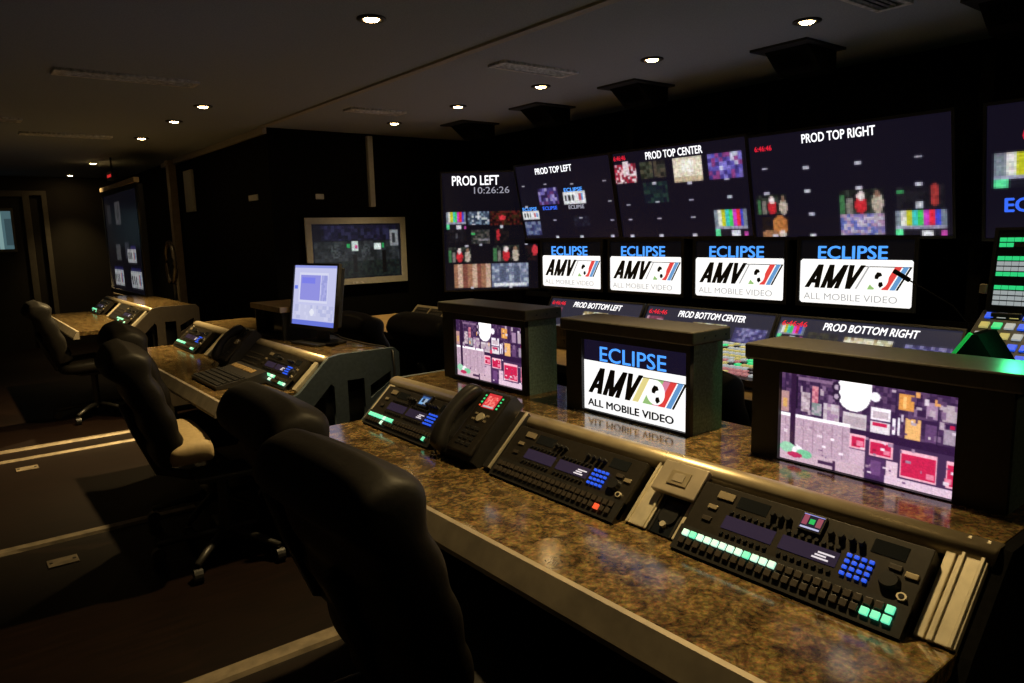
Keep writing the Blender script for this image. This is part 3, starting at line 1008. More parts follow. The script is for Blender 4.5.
# ------------------------------------------------------------------ intercom key panels
def key_panel(label, y, W=.478, lit=range(12), lit2=(), white=(), small=False, ncol=24, tint='green', group='intercom key panels', top_screen=None, blue=True, reds=(), lift=.022, H=.186):
    e = empty('intercom_panel', slope_frame(y, lift, -.010) @ Matrix.Diagonal((1, .84, 1, 1)))
    MB().box(0, W, .0, H, -.03, .004, .0015).build('faceplate', M_PANEL, e)
    z = .004
    # overhanging key shelf at the bottom
    MB().prism([(-.016, -.010), (-.016, .006), (.052, .008), (.052, -.012)], 'x', .0, W).build('key_shelf', M_PLASTIC, e)
    kw = (W - .03) / ncol
    zz = .0075
    for row in range(2):
        for i in range(ncol):
            m = M_KEYDARK
            if (row == 0 and i in lit):
                m = M_GREENKEY if i not in white else M_WHITEKEY
            if (row == 1 and i in lit2):
                m = M_GREENKEY if i not in white else M_WHITEKEY
            if (row, i) in reds:
                m = M_REDKEY
            nm = ('k', round(kw, 5), m.name)
            link('key', shared_box(nm, kw * .74, .0160, .006, m, .0008), e, (.012 + kw * (i + .5), .036 - row * .022 - .004, zz - .001))
    # two displays with rows of round buttons above and below
    for i, x in enumerate((.085, .215)):
        d = MB().box(x, x + .115, .078, .113, z - .001, z + .0012).build('display', M_LCD, e)
        if i == 1:
            for q in range(3):
                MB().box(x + .068 + q * .004, x + .100 + q * .004 - (.010 if q == 1 else 0), .084 + q * .007, .088 + q * .007, z + .0012, z + .0015).build('readout', M_LCDW, d)
        for yy in (.066, .124):
            for q in range(8):
                nm = ('rb',)
                if nm not in MESH_CACHE:
                    MESH_CACHE[nm] = MB().cyl((0, 0, .002), .0046, .006, seg=10).mesh('round_button', M_KNOB)
                link('round_button', MESH_CACHE[nm], e, (x + .008 + q * .0142, yy, z))
    # keypad
    for r in range(4):
        for q in range(4 if not small else 3):
            link('keypad_key', shared_box('kp' + str(blue), .0082, .0072, .005, M_BLUEKEY if blue else M_KEYDARK, .0008), e, (.346 + q * .0135, .072 + r * .0145, z))
    MB().cyl((.424, .090, z + .006), .019, .012, r2=.016, seg=24).build('dial', M_KNOB, e, False)
    o = MB().cyl((.452, .066, z + .003), .0085, .006, seg=18).build('headset_jack', M_ALU, e)
    MB().cyl((.452, .066, z + .0065), .005, .001, seg=14).build('jack_hole', M_KNOB, o)
    for k, (xx, yy) in enumerate(((.047, .088), (.047, .122), (.454, .115), (.425, .122))):
        MB().box(xx - .011, xx + .011, yy - .006, yy + .006, z, z + .004, .001).build('square_button', M_RAIL if k in (1, 2) else M_KEYDARK, e)
    # top row: dark windows and knobs
    MB().box(.095, .165, .140, .172, z - .001, z + .001).build('dark_window', M_GLASS, e)
    MB().box(.375, .435, .140, .172, z - .001, z + .001).build('dark_window', M_GLASS, e)
    MB().box(.045, .085, .150, .170, z, z + .004, .001).build('label_plate', M_RAIL, e)
    for xx in (.180, .197, .214, .300, .320, .340, .358):
        MB().cyl((xx, .150, z + .006), .007, .014, r2=.006, seg=14).build('knob', M_KNOB, e)
    if top_screen:
        p = Pic(24, 18, (26, 20, 44)).rect(.06, .08, .3, .7, (150, 70, 90)).rect(.7, .1, .94, .7, (150, 76, 90)).rect(.36, .3, .64, .62, (40, 190, 90)).rect(.05, .82, .95, .95, (190, 190, 225)).rect(.0, .0, 1, .05, (150, 150, 220))
        MB().box(.236, .284, .136, .180, z, z + .008, .001).build('screen_case', M_PLASTIC, e)
        picture('colour_screen', p, .042, .038, e, .239, .139, z + .0085)
    tag(e, label, 'control panel', group)
    return e


key_panel('key panel at the front console\'s right end with a long lit key row', .953, W=.472, lit=list(range(12)) + [23], lit2=(21, 22, 23), white=(0, 2, 3, 4, 5, 6, 7, 9, 10, 11), top_screen=True)
key_panel('dark key panel with blue keypad beside the phone on the front console', 1.600, W=.478, lit=(), reds=((1, 21),), small=False)
key_panel('key panel at the left end of the front console with a lit green row', 2.378, W=.45, lit=range(10), lit2=(6, 22), white=(6,), top_screen=None, blue=True)
key_panel('key panel at the far end of the middle console beside a pale plate', 5.055, W=.478, lit=range(11), lit2=(19, 20, 21, 22), white=(20,))
key_panel('key panel at the near end of the middle console below the desktop monitor', 3.615, W=.478, lit=range(16), lit2=(13, 14, 20, 21, 22, 23), white=(13, 14, 23))
key_panel('key panel at the far end of the far console', 8.25, W=.478, lit=range(13), lit2=(5, 6, 14, 15), white=(), blue=False)
key_panel('key panel at the near end of the far console', 7.02, W=.478, lit=range(14), lit2=(5, 6, 7, 18, 19, 20), white=(19,), blue=False)

# small blue status screen lying in the left panel's top row
e = empty('status_display', slope_frame(2.135, .028, .106))
MB().box(-.004, .062, -.004, .046, -.005, .004, .001).build('case', M_PLASTIC, e)
p = Pic(20, 14, (24, 36, 60)).rect(.1, .15, .25, .9, (120, 170, 220)).rect(.1, .15, .9, .35, (60, 100, 160)).rect(.5, .3, .8, .85, (150, 170, 190)).rect(.2, .75, .5, .9, (120, 170, 220))
picture('screen', p, .056, .040, e, .001, .001, .0045)
tag(e, 'tiny blue lit status display on the left key panel of the front console', 'display')


# dark rack units and connection plates that fill the rest of the slopes
def blank_unit(label, y, W, H=.19, rows=3, lift=.006, mats=None):
    e = empty('rack_unit', slope_frame(y, lift))
    MB().box(0, W, 0, H, -.03, .003, .001).build('faceplate', M_PLASTIC, e)
    for r in range(rows):
        for q in range(max(2, int(W / .03))):
            link('key', shared_box('bu', .016, .010, .004, M_KEYDARK, .0008), e, (.02 + q * .028, .05 + r * .03, .002))
    tag(e, label, 'rack unit', 'dark rack units in the consoles')
    return e


blank_unit('dark keyed rack unit next to the phone on the middle console', 4.395, .27)
blank_unit('dark keyed rack unit under the phone of the middle console', 4.12, .48)
blank_unit('dark rack unit between the two key panels of the far console', 7.46, .42)
blank_unit('dark rack unit under the front console phone', 1.925, .315, rows=2)

# glass covered recess with a talk-back microphone and its tan cover plate
e = empty('microphone_unit', slope_frame(1.048, .0))
MB().box(0, .072, 0, .125, -.03, .002, .001).build('recess', M_GLASS, e)
MB().cyl((.036, .048, .004), .024, .006, seg=24).build('grille_ring', M_KNOB, e)
MB().cyl((.036, .024, .006), .007, .010, seg=14).build('knob', M_ALU, e)
for sx in (.006, .066):
    MB().box(sx - .003, sx + .003, .0, .125, .001, .005, .001).build('side_bead', M_PLASTIC, e)
tag(e, 'dark glossy talkback unit between two pale metal strips on the front console', 'control unit')
e = empty('script_light_plate', slope_frame(1.078, .022, .090))
MB().box(0, .122, 0, .080, -.010, .008, .003).build('plate_body', M_EDGE, e)
MB().box(.034, .088, .022, .058, .008, .011, .001).build('raised_pad', M_RAIL, e)
MB().box(.046, .076, .030, .050, .011, .0125, .001).build('centre_button', M_EDGE, e)
tag(e, 'square tan plate with a raised centre above the talkback unit', 'plate')
# picture-frame like metal easel edge beside the phone
e = empty('angled_panel_edge', slope_frame(1.648, .020))
MB().box(0, .040, -.01, .19, -.02, .004, .002).build('side_plate', M_PLASTIC, e)
MB().box(.034, .040, -.01, .19, .004, .012, .001).build('metal_edge', M_ALU, e)
tag(e, 'narrow black plate with a bright metal edge right of the front phone', 'plate')


# ------------------------------------------------------------------ desk phones
def phone(label, y, lift=.030, red=True, scale=1.0):
    e = empty('desk_phone', slope_frame(y, lift))
    MB().prism([(-.02, -.035), (-.02, .0), (.03, .012), (.20, .020), (.215, .012), (.215, -.035)], 'x', 0, .205).build('body', M_PLASTIC, e)
    b = MB().box(.080, .200, -.010, .205, .010, .024, .004).build('key_deck', M_PANEL, e)
    # handset
    pts = [(.038, -.030), (.036, .0), (.034, .04), (.034, .09), (.034, .14), (.036, .185), (.038, .212)]
    rad = [(.026, .022), (.032, .030), (.026, .020), (.022, .018), (.024, .020), (.032, .030), (.027, .022)]
    hz = [.020, .026, .046, .054, .048, .032, .024]
    rings = []
    for (px_, py_), (a, bz), zc in zip(pts, rad, hz):
        rings.append([(px_ + a * math.copysign(abs(math.cos(t)) ** .7, math.cos(t)), py_, zc + bz * math.copysign(abs(math.sin(t)) ** .7, math.sin(t))) for t in [k * 2 * math.pi / 16 for k in range(16)]])
    hs = MB().loft(rings).build('handset', M_PLASTIC, e, True)
    sub(hs)
    if red:
        p = Pic(20, 18, (214, 52, 58), 4).speck(.12, .15, .88, .85, [(240, 90, 84), (225, 60, 64), (250, 130, 120)], 2).rect(.1, .86, .9, .95, (190, 190, 190))
        s = picture('screen', p, .062, .052, e, .108, .146, .0247, gain=1.0)
    else:
        MB().box(.108, .170, .146, .198, .0240, .0250).build('screen', M_GLASS, e)
    for k in range(4):
        for xx, mm in ((.098, M_GREENDEEP if k else M_REDKEY), (.181, M_GREENDEEP)):
            if not red:
                mm = M_KEYDARK
            link('line_key', shared_box(('lk', mm.name), .006, .005, .002, mm), e, (xx, .152 + k * .012, .0235))
    MB().cyl((.14, .112, .026), .015, .006, seg=20).build('navigation_key', M_ALU, e)
    for xx, yy in ((.112, .122), (.168, .122), (.112, .103), (.168, .103)):
        link('soft_key', shared_box('sk', .012, .006, .003, M_RAIL), e, (xx, yy, .0235))
    for r in range(4):
        for q in range(3):
            link('keypad_key', shared_box('pk', .018, .0105, .003, M_KNOB, .001), e, (.115 + q * .025, .018 + r * .0185, .0235))
    cord = [(.03, -.03, .015)] + [(.02 + .012 * math.cos(k * 1.4), -.035 - .002 * k, .0 + .006 * math.sin(k * 1.4)) for k in range(10)]
    MB().tube(cord, .003, 6).build('cord', M_PLASTIC, e, True)
    tag(e, label, 'phone', 'desk phones')
    return e


phone('black desk phone with a red lit screen on the front console', 1.868, lift=.046)
phone('black desk phone with unlit screen on the middle console', 4.10, lift=.046, red=False)


# ------------------------------------------------------------------ boxed screens on the front console
def room_view(seed):
    p = Pic(176, 110, (60, 38, 72), seed)
    PUR, LIL, GRY, RED, WHT, ORA = (48, 26, 62), (150, 120, 150), (168, 150, 160), (186, 30, 72), (232, 224, 232), (205, 140, 70)
    p.speck(0, 0, 1, .55, [(54, 34, 66), (66, 42, 78), (84, 58, 90), (50, 28, 62)], 4)
    for k in range(9):
        p.rect(.02 + k * .11, .0, .025 + k * .11, .5, (40, 24, 54))
    p.rect(.10, .04, .34, .07, (120, 92, 122)).rect(.66, .28, 1, .31, PUR).rect(.66, .5, 1, .53, PUR)
    p.rect(.0, .22, .05, .45, (170, 130, 130)).rect(.01, .30, .04, .40, (196, 150, 90))
    p.speck(.13, .20, .19, .42, [GRY, (140, 118, 130), (190, 172, 180)], 3).speck(.20, .12, .24, .30, [(200, 130, 140), (170, 90, 110)], 3)
    p.speck(.20, .30, .26, .44, [(120, 130, 130), (160, 150, 160)], 3).speck(.27, .28, .37, .46, [GRY, LIL, (190, 176, 186)], 4)
    p.ell(.45, .12, .10, .20, (255, 252, 250)).rect(.37, .0, .55, .14, (255, 250, 250)).ell(.57, .13, .03, .05, WHT)
    p.ell(.345, .09, .025, .06, (40, 24, 50)).ell(.345, .19, .028, .06, (40, 24, 50)).ell(.348, .09, .012, .03, (170, 150, 170)).ell(.348, .19, .014, .03, (170, 150, 170))
    p.rect(.39, .34, .53, .50, (198, 186, 192)).rect(.40, .37, .52, .48, GRY)
    p.rect(.55, .24, .66, .36, WHT).rect(.56, .27, .65, .35, (186, 168, 178)).rect(.55, .38, .66, .50, (214, 204, 210)).rect(.56, .39, .64, .43, RED)
    p.rect(.70, .05, .78, .22, ORA).rect(.72, .08, .74, .20, (232, 180, 110)).rect(.74, .29, .82, .50, (218, 166, 104)).rect(.67, .32, .69, .48, WHT).rect(.70, .30, .71, .48, WHT)
    p.rect(.84, .10, .90, .26, LIL).rect(.92, .10, .99, .26, GRY).rect(.93, .34, .99, .48, (150, 134, 150)).rect(.96, .29, .985, .33, RED).rect(.84, .32, .90, .49, (90, 60, 100))
    # counter and cabinets
    p.rect(.0, .46, .44, .50, (246, 240, 244)).rect(.0, .50, .44, .88, (176, 148, 166))
    for k in range(7):
        p.rect(.03 + k * .06, .52, .034 + k * .06, .86, (146, 116, 138))
    p.speck(.0, .60, .44, .62, [(160, 130, 150), (190, 166, 180)], 2)
    p.rect(.44, .50, 1, .58, (44, 22, 56))
    for a, b, c, d in ((.44, .53, .55, .71), (.55, .68, .57, .75), (.72, .91, .62, .90), (.955, 1.0, .64, .90)):
        p.rect(a, c, b, d, (228, 170, 186)).rect(a + .008, c + .03, b - .008, d - .02, RED).rect(a + .02, c + .10, a + .04, c + .13, (150, 24, 60)).rect(b - .05, d - .09, b - .015, d - .04, (214, 120, 146))
    p.rect(.44, .72, .53, .90, (190, 160, 178)).rect(.54, .76, .64, .98, (70, 40, 84)).rect(.56, .79, .62, .95, (100, 64, 112)).rect(.65, .76, .71, .98, (206, 176, 192))
    p.rect(.0, .88, .53, 1.0, (186, 158, 172)).rect(.64, .92, 1, 1, (206, 178, 196))
    rg = np.random.RandomState(seed + 50)
    for k in range(46):
        x_, y_ = rg.uniform(.1, .98), rg.choice([rg.uniform(.22, .46), rg.uniform(.0, .2)])
        if .34 < x_ < .58 and y_ < .3:
            continue
        c_ = [(200, 186, 198), (120, 92, 124), (170, 150, 164), (84, 58, 92), (214, 150, 90), (190, 60, 90)][rg.choice(6, p=[.25, .25, .22, .2, .05, .03])]
        p.rect(x_, y_, x_ + rg.uniform(.008, .03), y_ + rg.uniform(.02, .08), c_)
    for k in range(40):
        x_, y_ = rg.uniform(.0, .98), rg.uniform(.56, .97)
        c_ = [(214, 196, 208), (150, 122, 144), (96, 66, 104), (228, 214, 224)][rg.randint(4)]
        p.rect(x_, y_, x_ + rg.uniform(.006, .03), y_ + rg.uniform(.01, .03), c_)
    # dark column and the desk clutter in front
    p.rect(.065, .0, .095, .86, (44, 22, 52)).rect(.095, .04, .11, .4, (30, 16, 40))
    p.ell(.05, .86, .05, .06, (140, 190, 160)).ell(.12, .88, .04, .06, (228, 220, 226)).ell(.16, .90, .05, .05, (110, 180, 140)).ell(.10, .93, .05, .03, (170, 40, 80))
    p.rect(.25, .93, .36, .96, (60, 34, 66)).rect(.34, .90, .36, 1.0, (60, 34, 66))
    return p


def screen_box(label, y_far, y_near, s_far, s_near, ztop=1.125, kind='room', s0=.895, s1=1.083, lid=.036, seed=2, x=1.505, depth=.130):
    """Upright housing standing on the upper shelf: far and near y of the case, far and near y of its picture."""
    e = empty('boxed_screen', loc=(x, y_near, .873))
    W, H = y_far - y_near, ztop - .873
    a, b = s_near - y_near, s_far - y_near
    f = plate('front_frame', [(0, 0), (W, 0), (W, H), (0, H)],
              [[(W - b, s0 - .873), (W - a, s0 - .873), (W - a, s1 - .873), (W - b, s1 - .873)]], .014, M_BLACK, e)
    f.matrix_local = frame((0, W, 0), (0, 0, 1))
    for nm, ya in (('side_panel', 0), ('side_panel', W - .012)):
        MB().box(.007, depth, ya, ya + .012, 0, H).build(nm, M_BOX, e)
    MB().box(.007, depth, .012, W - .012, 0, .01).build('bottom_panel', M_BLACK, e)
    MB().box(depth - .012, depth, .012, W - .012, .01, H).build('rear_panel', M_BLACK, e)
    l = MB().box(-.018, depth + .012, -.016, W + .016, H, H + lid, .004).build('lid', M_LID, e)
    for k in range(3):
        MB().cyl((.03 + k * .045, -.0165, H + lid / 2), .003, .002, 'y', seg=8).build('screw', M_KNOB, l)
    w, h = b - a, s1 - s0
    if kind == 'room':
        pic = room_view(seed)
        s = picture('screen', pic.grain(.10).blur(1), w, h, e, gain=1.35)
    else:
        s = picture('screen', Pic(6, 6, (22, 17, 38)), w, h, e)
        logo_art(s, w, h, True)
    s.matrix_local = frame((.005, b, s0 - .873), (0, 0, 1))
    tag(e, label, 'boxed screen', 'boxed screens on the front console')
    return e


screen_box('boxed screen farthest left on the front console, showing a storeroom with red crates', 2.335, 1.838, 2.262, 1.862, s0=.888, s1=1.10)
screen_box('middle boxed screen with a bright logo on the front console', 1.640, 1.168, 1.572, 1.182, kind='logo', s0=.880, s1=1.094, ztop=1.116)
screen_box('largest boxed screen at the right, showing a storeroom with red crates', .985, .448, .915, .540, s0=.876, s1=1.082, seed=9, ztop=1.106)

# ------------------------------------------------------------------ middle console: monitor, riser, controller
e = empty('desktop_monitor', loc=(1.51, 3.54, .873), rz=R(10))
MB().box(-.09, .09, -.12, .12, 0, .014, .005).build('stand_base', M_PLASTIC, e)
MB().box(.015, .05, -.035, .035, .012, .22, .005).build('stand_column', M_PLASTIC, e)
TILT = (.15, 0, .989)
mf = frame((-.028, .192, .095), TILT)
b = plate('bezel', [(-.012, -.018), (.396, -.018), (.396, .318), (-.012, .318)], [[(0, 0), (.384, 0), (.384, .307), (0, .307)]], .018, M_PLASTIC, e)
b.matrix_local = mf
hz_ = MB().box(.005, .379, 0, .30, -.045, -.008, .006).build('housing', M_PLASTIC, e)
hz_.matrix_local = mf
p = Pic(64, 50, (204, 206, 244), 3)
p.rect(0, 0, 1, .05, (150, 160, 236)).rect(.12, .12, .80, .62, (222, 224, 250)).rect(.15, .16, .62, .58, (150, 150, 232)).rect(.18, .19, .50, .30, (128, 132, 240))
p.speck(.64, .16, .78, .58, [(176, 178, 236), (160, 164, 226)], 2).rect(.02, .34, .09, .40, (110, 130, 240))
p.speck(.05, .66, .95, .90, [(206, 208, 240), (190, 194, 234), (214, 216, 246)], 3).ell(.46, .78, .05, .06, (240, 242, 255)).rect(0, .93, 1, 1, (110, 124, 226))
s = picture('screen', p, .384, .307, e, gain=.92)
s.matrix_local = frame((-.030, .192, .095), TILT)
MB().box(-.038, -.036, -.187, -.180, .083, .089).build('power_led', M_BLUEKEY, e)
tag(e, 'slim desktop monitor with a pale blue lit screen on the middle console', 'monitor')
cb = MB().tube([(1.54, 3.58, .95), (1.60, 3.45, .90), (1.64, 3.28, .882), (1.66, 3.12, .884), (1.665, 3.045, .87), (1.67, 3.04, .78), (1.655, 3.045, .62), (1.66, 3.042, .45)], .005, 6).build('monitor_cable', M_PLASTIC, None, True)
tag(cb, 'black cable hanging down the end of the middle console', 'cable')

e = empty('shelf_riser', loc=(1.42, 3.78, .873))
MB().box(-.02, .24, -.02, .44, .150, .180, .003).build('top_board', M_WOOD, e)
for y in (0, .405):
    MB().box(0, .22, y, y + .018, 0, .150).build('side_board', M_BLACK, e)
MB().box(.05, .06, .018, .405, 0, .15).build('inner_panel', M_GLASS, e)
MB().box(.0, .05, .018, .405, 0, .010).build('bottom_board', M_BLACK, e)
tag(e, 'low wooden riser with a dark open front behind the desktop monitor', 'riser')


# controller lying on the middle console worktop
e = empty('tabletop_controller', loc=(.955, 3.36, .74), rz=R(0))
MB().prism([(-.02, .004), (-.02, .018), (.14, .040), (.215, .058), (.215, .004)], 'y', 0, .40).build('case', M_PLASTIC, e)
kx = Vector((.16, 0, .022)).normalized()
for r in range(5):
    for q in range(12):
        k = link('key', shared_box('ctl', .0245, .020, .006, M_KNOB, .001), e)
        px_ = -.002 + r * .027
        k.matrix_local = frame((px_, .385 - q * .0325, .018 + (px_ + .02) * .1375), (kx.x, 0, kx.z))
for q in range(7):
    k = link('bar_key', shared_box('ctlbar', .034, .030, .004, M_WOOD, .001), e)
    k.matrix_local = frame((.178, .36 - q * .045, .049), (.075, 0, .018))
for yy in (.03, .37):
    for xx in (.0, .19):
        MB().cyl((xx, yy, .002), .008, .004, seg=8).build('foot', M_KNOB, e)
tag(e, 'black keyed controller with a tan bar lying on the middle console', 'controller')

# ------------------------------------------------------------------ far console screen
pic = Pic(100, 60, (12, 12, 22), 31)
pic.rect(.08, .10, .20, .30, (48, 46, 52)).rect(.34, .08, .50, .32, (90, 88, 92)).speck(.38, .10, .46, .30, [(70, 68, 72), (104, 100, 104)], 2)
pic.rect(.26, .52, .40, .68, (92, 92, 96)).rect(.54, .50, .66, .66, (60, 62, 74)).logo(.60, .57, .84, .70)
pic.logo(.14, .79, .42, .95).logo(.64, .79, .94, .95)
pic.rect(.14, .75, .42, .785, (30, 30, 90)).rect(.66, .75, .92, .785, (30, 30, 90)).rect(.70, .53, .84, .56, (50, 40, 110))
e = empty('far_wall_screen', frame((1.62, 9.66, .885), (0, 0, 1)))
w, h = 1.72, 1.05
bezel(e, w, h, .05, .06)
pic.a *= .62
picture('screen', pic.grain().blur(1), w, h, e, z=-.002)
MB().box(-.05, w + .05, h + .05, h + .10, -.03, .02, .004).build('top_trim', M_POST, e)
MB().box(.1, w - .3, -.075, -.05, -.02, .02, .004).build('bottom_trim', M_POST, e)
for xx in (.3, 1.4):
    MB().box(xx, xx + .08, -.885, -.05, -.12, -.06).build('stand_leg', M_BLACK, e)
tag(e, 'large dark screen with two small logos standing behind the far console', 'screen')
e = empty('headset_stand', loc=(1.82, 7.62, 0))
MB().cyl((0, 0, .55), .016, 1.10, seg=12).build('pole', M_BLACK, e)
MB().cyl((0, 0, .01), .10, .02, seg=20).build('base', M_BLACK, e)
pts = [(-.02, .16 * math.cos(a), 1.20 + .20 * math.sin(a)) for a in np.linspace(-1.2, 4.3, 20)]
MB().tube(pts, .022, 8).build('ring', M_KEYDARK, e, True)
tag(e, 'dark ring shaped stand beside the far console screen', 'stand')

# ------------------------------------------------------------------ production desk below the monitor wall
d = empty('production_desk', loc=(2.45, .30, 0))
MB().box(0, .85, 0, 5.30, .705, .74, .004).build('worktop', M_WOOD, d)
MB().box(-.012, .0, 0, 5.30, .70, .742, .003).build('front_edge', M_BLACK, d)
MB().box(.45, .50, .02, 5.28, .0, .705).build('modesty_panel', M_BLACK, d)
for y in (.0, 1.9, 3.3, 5.24):
    MB().box(.06, .80, y, y + .05, 0, .705).build('desk_leg', M_BLACK, d)
tag(d, 'long wooden production desk in front of the monitor wall', 'desk')

# production switcher: rows of coloured keys on a slanted panel
vs = Vector((.62, 0, .03)).normalized()
e = empty('production_switcher', frame((2.58, 2.55, .785), vs))
MB().box(0, 1.25, 0, .66, -.03, .0, .004).build('panel', M_PANEL, e)
MB().box(.02, 1.23, .02, .10, -.044, -.03).build('foot_rail', M_BLACK, e)
pal = [M_PINKKEY, M_PINKKEY, M_GREYKEY, M_YELKEY, M_PINKKEY, M_GREYKEY, M_YELKEY, M_GREYKEY, M_YELKEY, M_GREYKEY, M_YELKEY, M_GREYKEY]
rng = random.Random(5)
for r in range(12):
    mbs = {}
    for q in range(34):
        m = pal[r] if rng.random() < .62 else rng.choice([M_GREYKEY, M_YELKEY, M_KEYDARK, M_KEYDARK, M_GREYKEY, M_GREENDEEP])
        mb = mbs.setdefault(m.name, (m, MB()))[1]
        x = .04 + q * .0345
        mb.box(x, x + .024, .05 + r * .049, .05 + r * .049 + .026, .0, .008)
    for m, mb in mbs.values():
        o = mb.build('key_row', m, e)
        o['kind'] = 'stuff'
tag(e, 'production switcher with rows of coloured lit keys seen between the boxed screens', 'switcher')

e = empty('small_desk_panel', frame((2.66, 4.62, .80), (.6, 0, .6)) @ Matrix.Diagonal((1, .7, 1, 1)))
MB().box(0, .42, 0, .20, -.004, .012, .003).build('case', M_RAIL, e)
for k in range(2):
    MB().box(.03 + k * .19, .20 + k * .19, .03, .17, .012, .015, .001).build('key_field', M_KNOB, e)
    for r in range(3):
        for q in range(5):
            link('key', shared_box('sdp', .022, .022, .004, M_KEYDARK, .001), e, (.052 + k * .19 + q * .031, .055 + r * .042, .015))
MB().prism([(0, -.004), (.2, -.004), (.10, -.115), (-.03, -.038)], 'x', .01, .41).build('stand', M_PANEL, e)
tag(e, 'small tilted two field key panel on the far part of the production desk', 'control panel')

e = empty('desk_equipment_box', loc=(2.80, 2.70, .74))
MB().box(0, .28, 0, .5, .0, .13, .004).build('case', M_KEYDARK, e)
for r in range(2):
    for q in range(7):
        link('button', shared_box('deb', .03, .03, .004, M_RAIL if (r + q) % 3 else M_KNOB), e).matrix_local = frame((-.0, .46 - q * .065, .04 + r * .05), (0, 0, 1))
tag(e, 'low brown equipment box on the production desk seen between the first boxed screens', 'equipment box')

# key panel tower and slanted keyer panel at the right edge
e = empty('key_panel_tower', frame((3.02, 1.008, 1.10), (.06, 0, .40)) @ Matrix.Diagonal((.8, .68, .8, 1)))
tw = .44
MB().box(-.01, tw, -.03, .42, -.05, -.004, .004).build('cabinet', M_BLACK, e)
b = plate('front_frame', [(-.012, -.02), (tw, -.02), (tw, .425), (-.012, .425)], [[(.004, .0), (tw - .015, .0), (tw - .015, .41), (.004, .41)]], .008, M_PANEL, e)
for k, (y0, rows) in enumerate(((.31, 2), (.155, 4), (.0, 4))):
    pl_ = MB().box(.006, tw - .018, y0 + .004, y0 + (.09 if k == 0 else .135), -.004, .002, .001).build('key_module', M_KNOB, e)
    for r in range(rows):
        for q in range(14):
            if k == 0:
                m = M_GREENDEEP if (r == 1 and q < 6) or (r == 0 and q in (0, 1)) else (M_YELKEY if q > 9 and r == 1 else M_KEYDARK)
            else:
                top = r >= rows - 1 or (k == 1 and r == 0)
                m = (M_GREENDEEP if q < 5 else (M_YELKEY if q == 6 and r == rows - 1 else M_GREYKEY)) if top else M_GREYKEY
            link('key', shared_box(('tw', m.name), .026, .0215, .004, m), pl_, (.026 + q * .029, y0 + .022 + r * .028, .002))
MB().box(.02, .14, -.10, -.03, -.03, .03, .006).build('hinge_block', M_PLASTIC, e)
MB().box(.24, .36, -.10, -.03, -.03, .03, .006).build('hinge_block', M_PLASTIC, e)
MB().box(.04, .40, -.53, -.10, -.06, -.02).build('pedestal', M_BLACK, e)
MB().box(-.045, -.014, .07, .12, -.03, .01, .004).build('side_lamp', M_RAIL, e)
tag(e, 'upright stack of green and white lit key modules at the right edge', 'key panel')
e = empty('slanted_key_desk', frame((2.66, 1.03, .86), (.35, 0, .21)))
MB().box(0, .60, 0, .44, -.03, 0, .004).build('panel', M_PLASTIC, e)
for r in range(7):
    mbs = {}
    for q in range(14):
        m = rng.choice([M_BLUEKEY, M_BLUEKEY, M_YELKEY, M_GREYKEY, M_KEYDARK, M_GREENDEEP, M_BLUEKEY])
        mb = mbs.setdefault(m.name, (m, MB()))[1]
        mb.box(.02 + q * .04, .048 + q * .04, .04 + r * .058, .07 + r * .058, 0, .007)
    for m, mb in mbs.values():
        mb.build('key_row', m, e)['kind'] = 'stuff'
MB().prism([(.02, -.03), (.44, -.03), (.44, -.20), (.10, -.10)], 'x', .05, .55).build('foot', M_BLACK, e)
tag(e, 'slanted key desk with blue and yellow lit keys at the right edge', 'control panel')

# dark wedge with green lamp behind the large boxed screen
e = empty('green_lit_wedge', loc=(1.82, .61, .90))
MB().prism([(-.075, .0), (.075, .0), (.075, .16), (.015, .268), (-.005, .268), (-.075, .16)], 'x', -.06, .05).build('cabinet', M_WALL, e)
MB().prism([(.040, .215), (.046, .219), (.012, .272), (.006, .268)], 'x', -.064, -.052).build('lit_edge', M_GREENLED, e)
MB().cyl((.0, 0, -.44), .018, .88, seg=12).build('stand_pole', M_BLACK, e)
MB().cyl((.0, 0, -.885), .11, .03, seg=20).build('stand_base', M_BLACK, e)
gl = bpy.data.lights.new('green_lamp', 'POINT')
gl.energy = .6
gl.color = (.06, 1.0, .32)
gl.shadow_soft_size = .02
glo = bpy.data.objects.new('green_lamp', gl)
COL.objects.link(glo)
glo.location = (1.735, .525, 1.20)
tag(e, 'dark wedge shaped unit with a green lit edge behind the large boxed screen', 'speaker')

# gooseneck microphone in front of the rightmost logo screen
e = empty('gooseneck_microphone', loc=(2.97, 1.03, .74))
MB().cyl((0, 0, .012), .05, .024, seg=20).build('base', M_PLASTIC, e)
MB().tube([(0, 0, .02), (0, .0, .18), (.0, .02, .29), (.0, .08, .36), (.0, .16, .405), (.0, .24, .45)], .003, 8).build('neck', M_WALL, e, True)
MB().tube([(0, .24, .45), (0, .27, .468), (0, .30, .485)], .009, 10).build('capsule', M_WALL, e, True)
tag(e, 'thin black gooseneck microphone crossing the rightmost logo screen', 'microphone')


# ------------------------------------------------------------------ office chairs
def superring(c, a, b, axis_u, axis_v, n=24, p=.6):
    out = []
    for k in range(n):
        t = 2 * math.pi * k / n
        cu, sv = math.cos(t), math.sin(t)
        out.append(Vector(c) + Vector(axis_u) * (a * math.copysign(abs(cu) ** p, cu)) + Vector(axis_v) * (b * math.copysign(abs(sv) ** p, sv)))
    return out


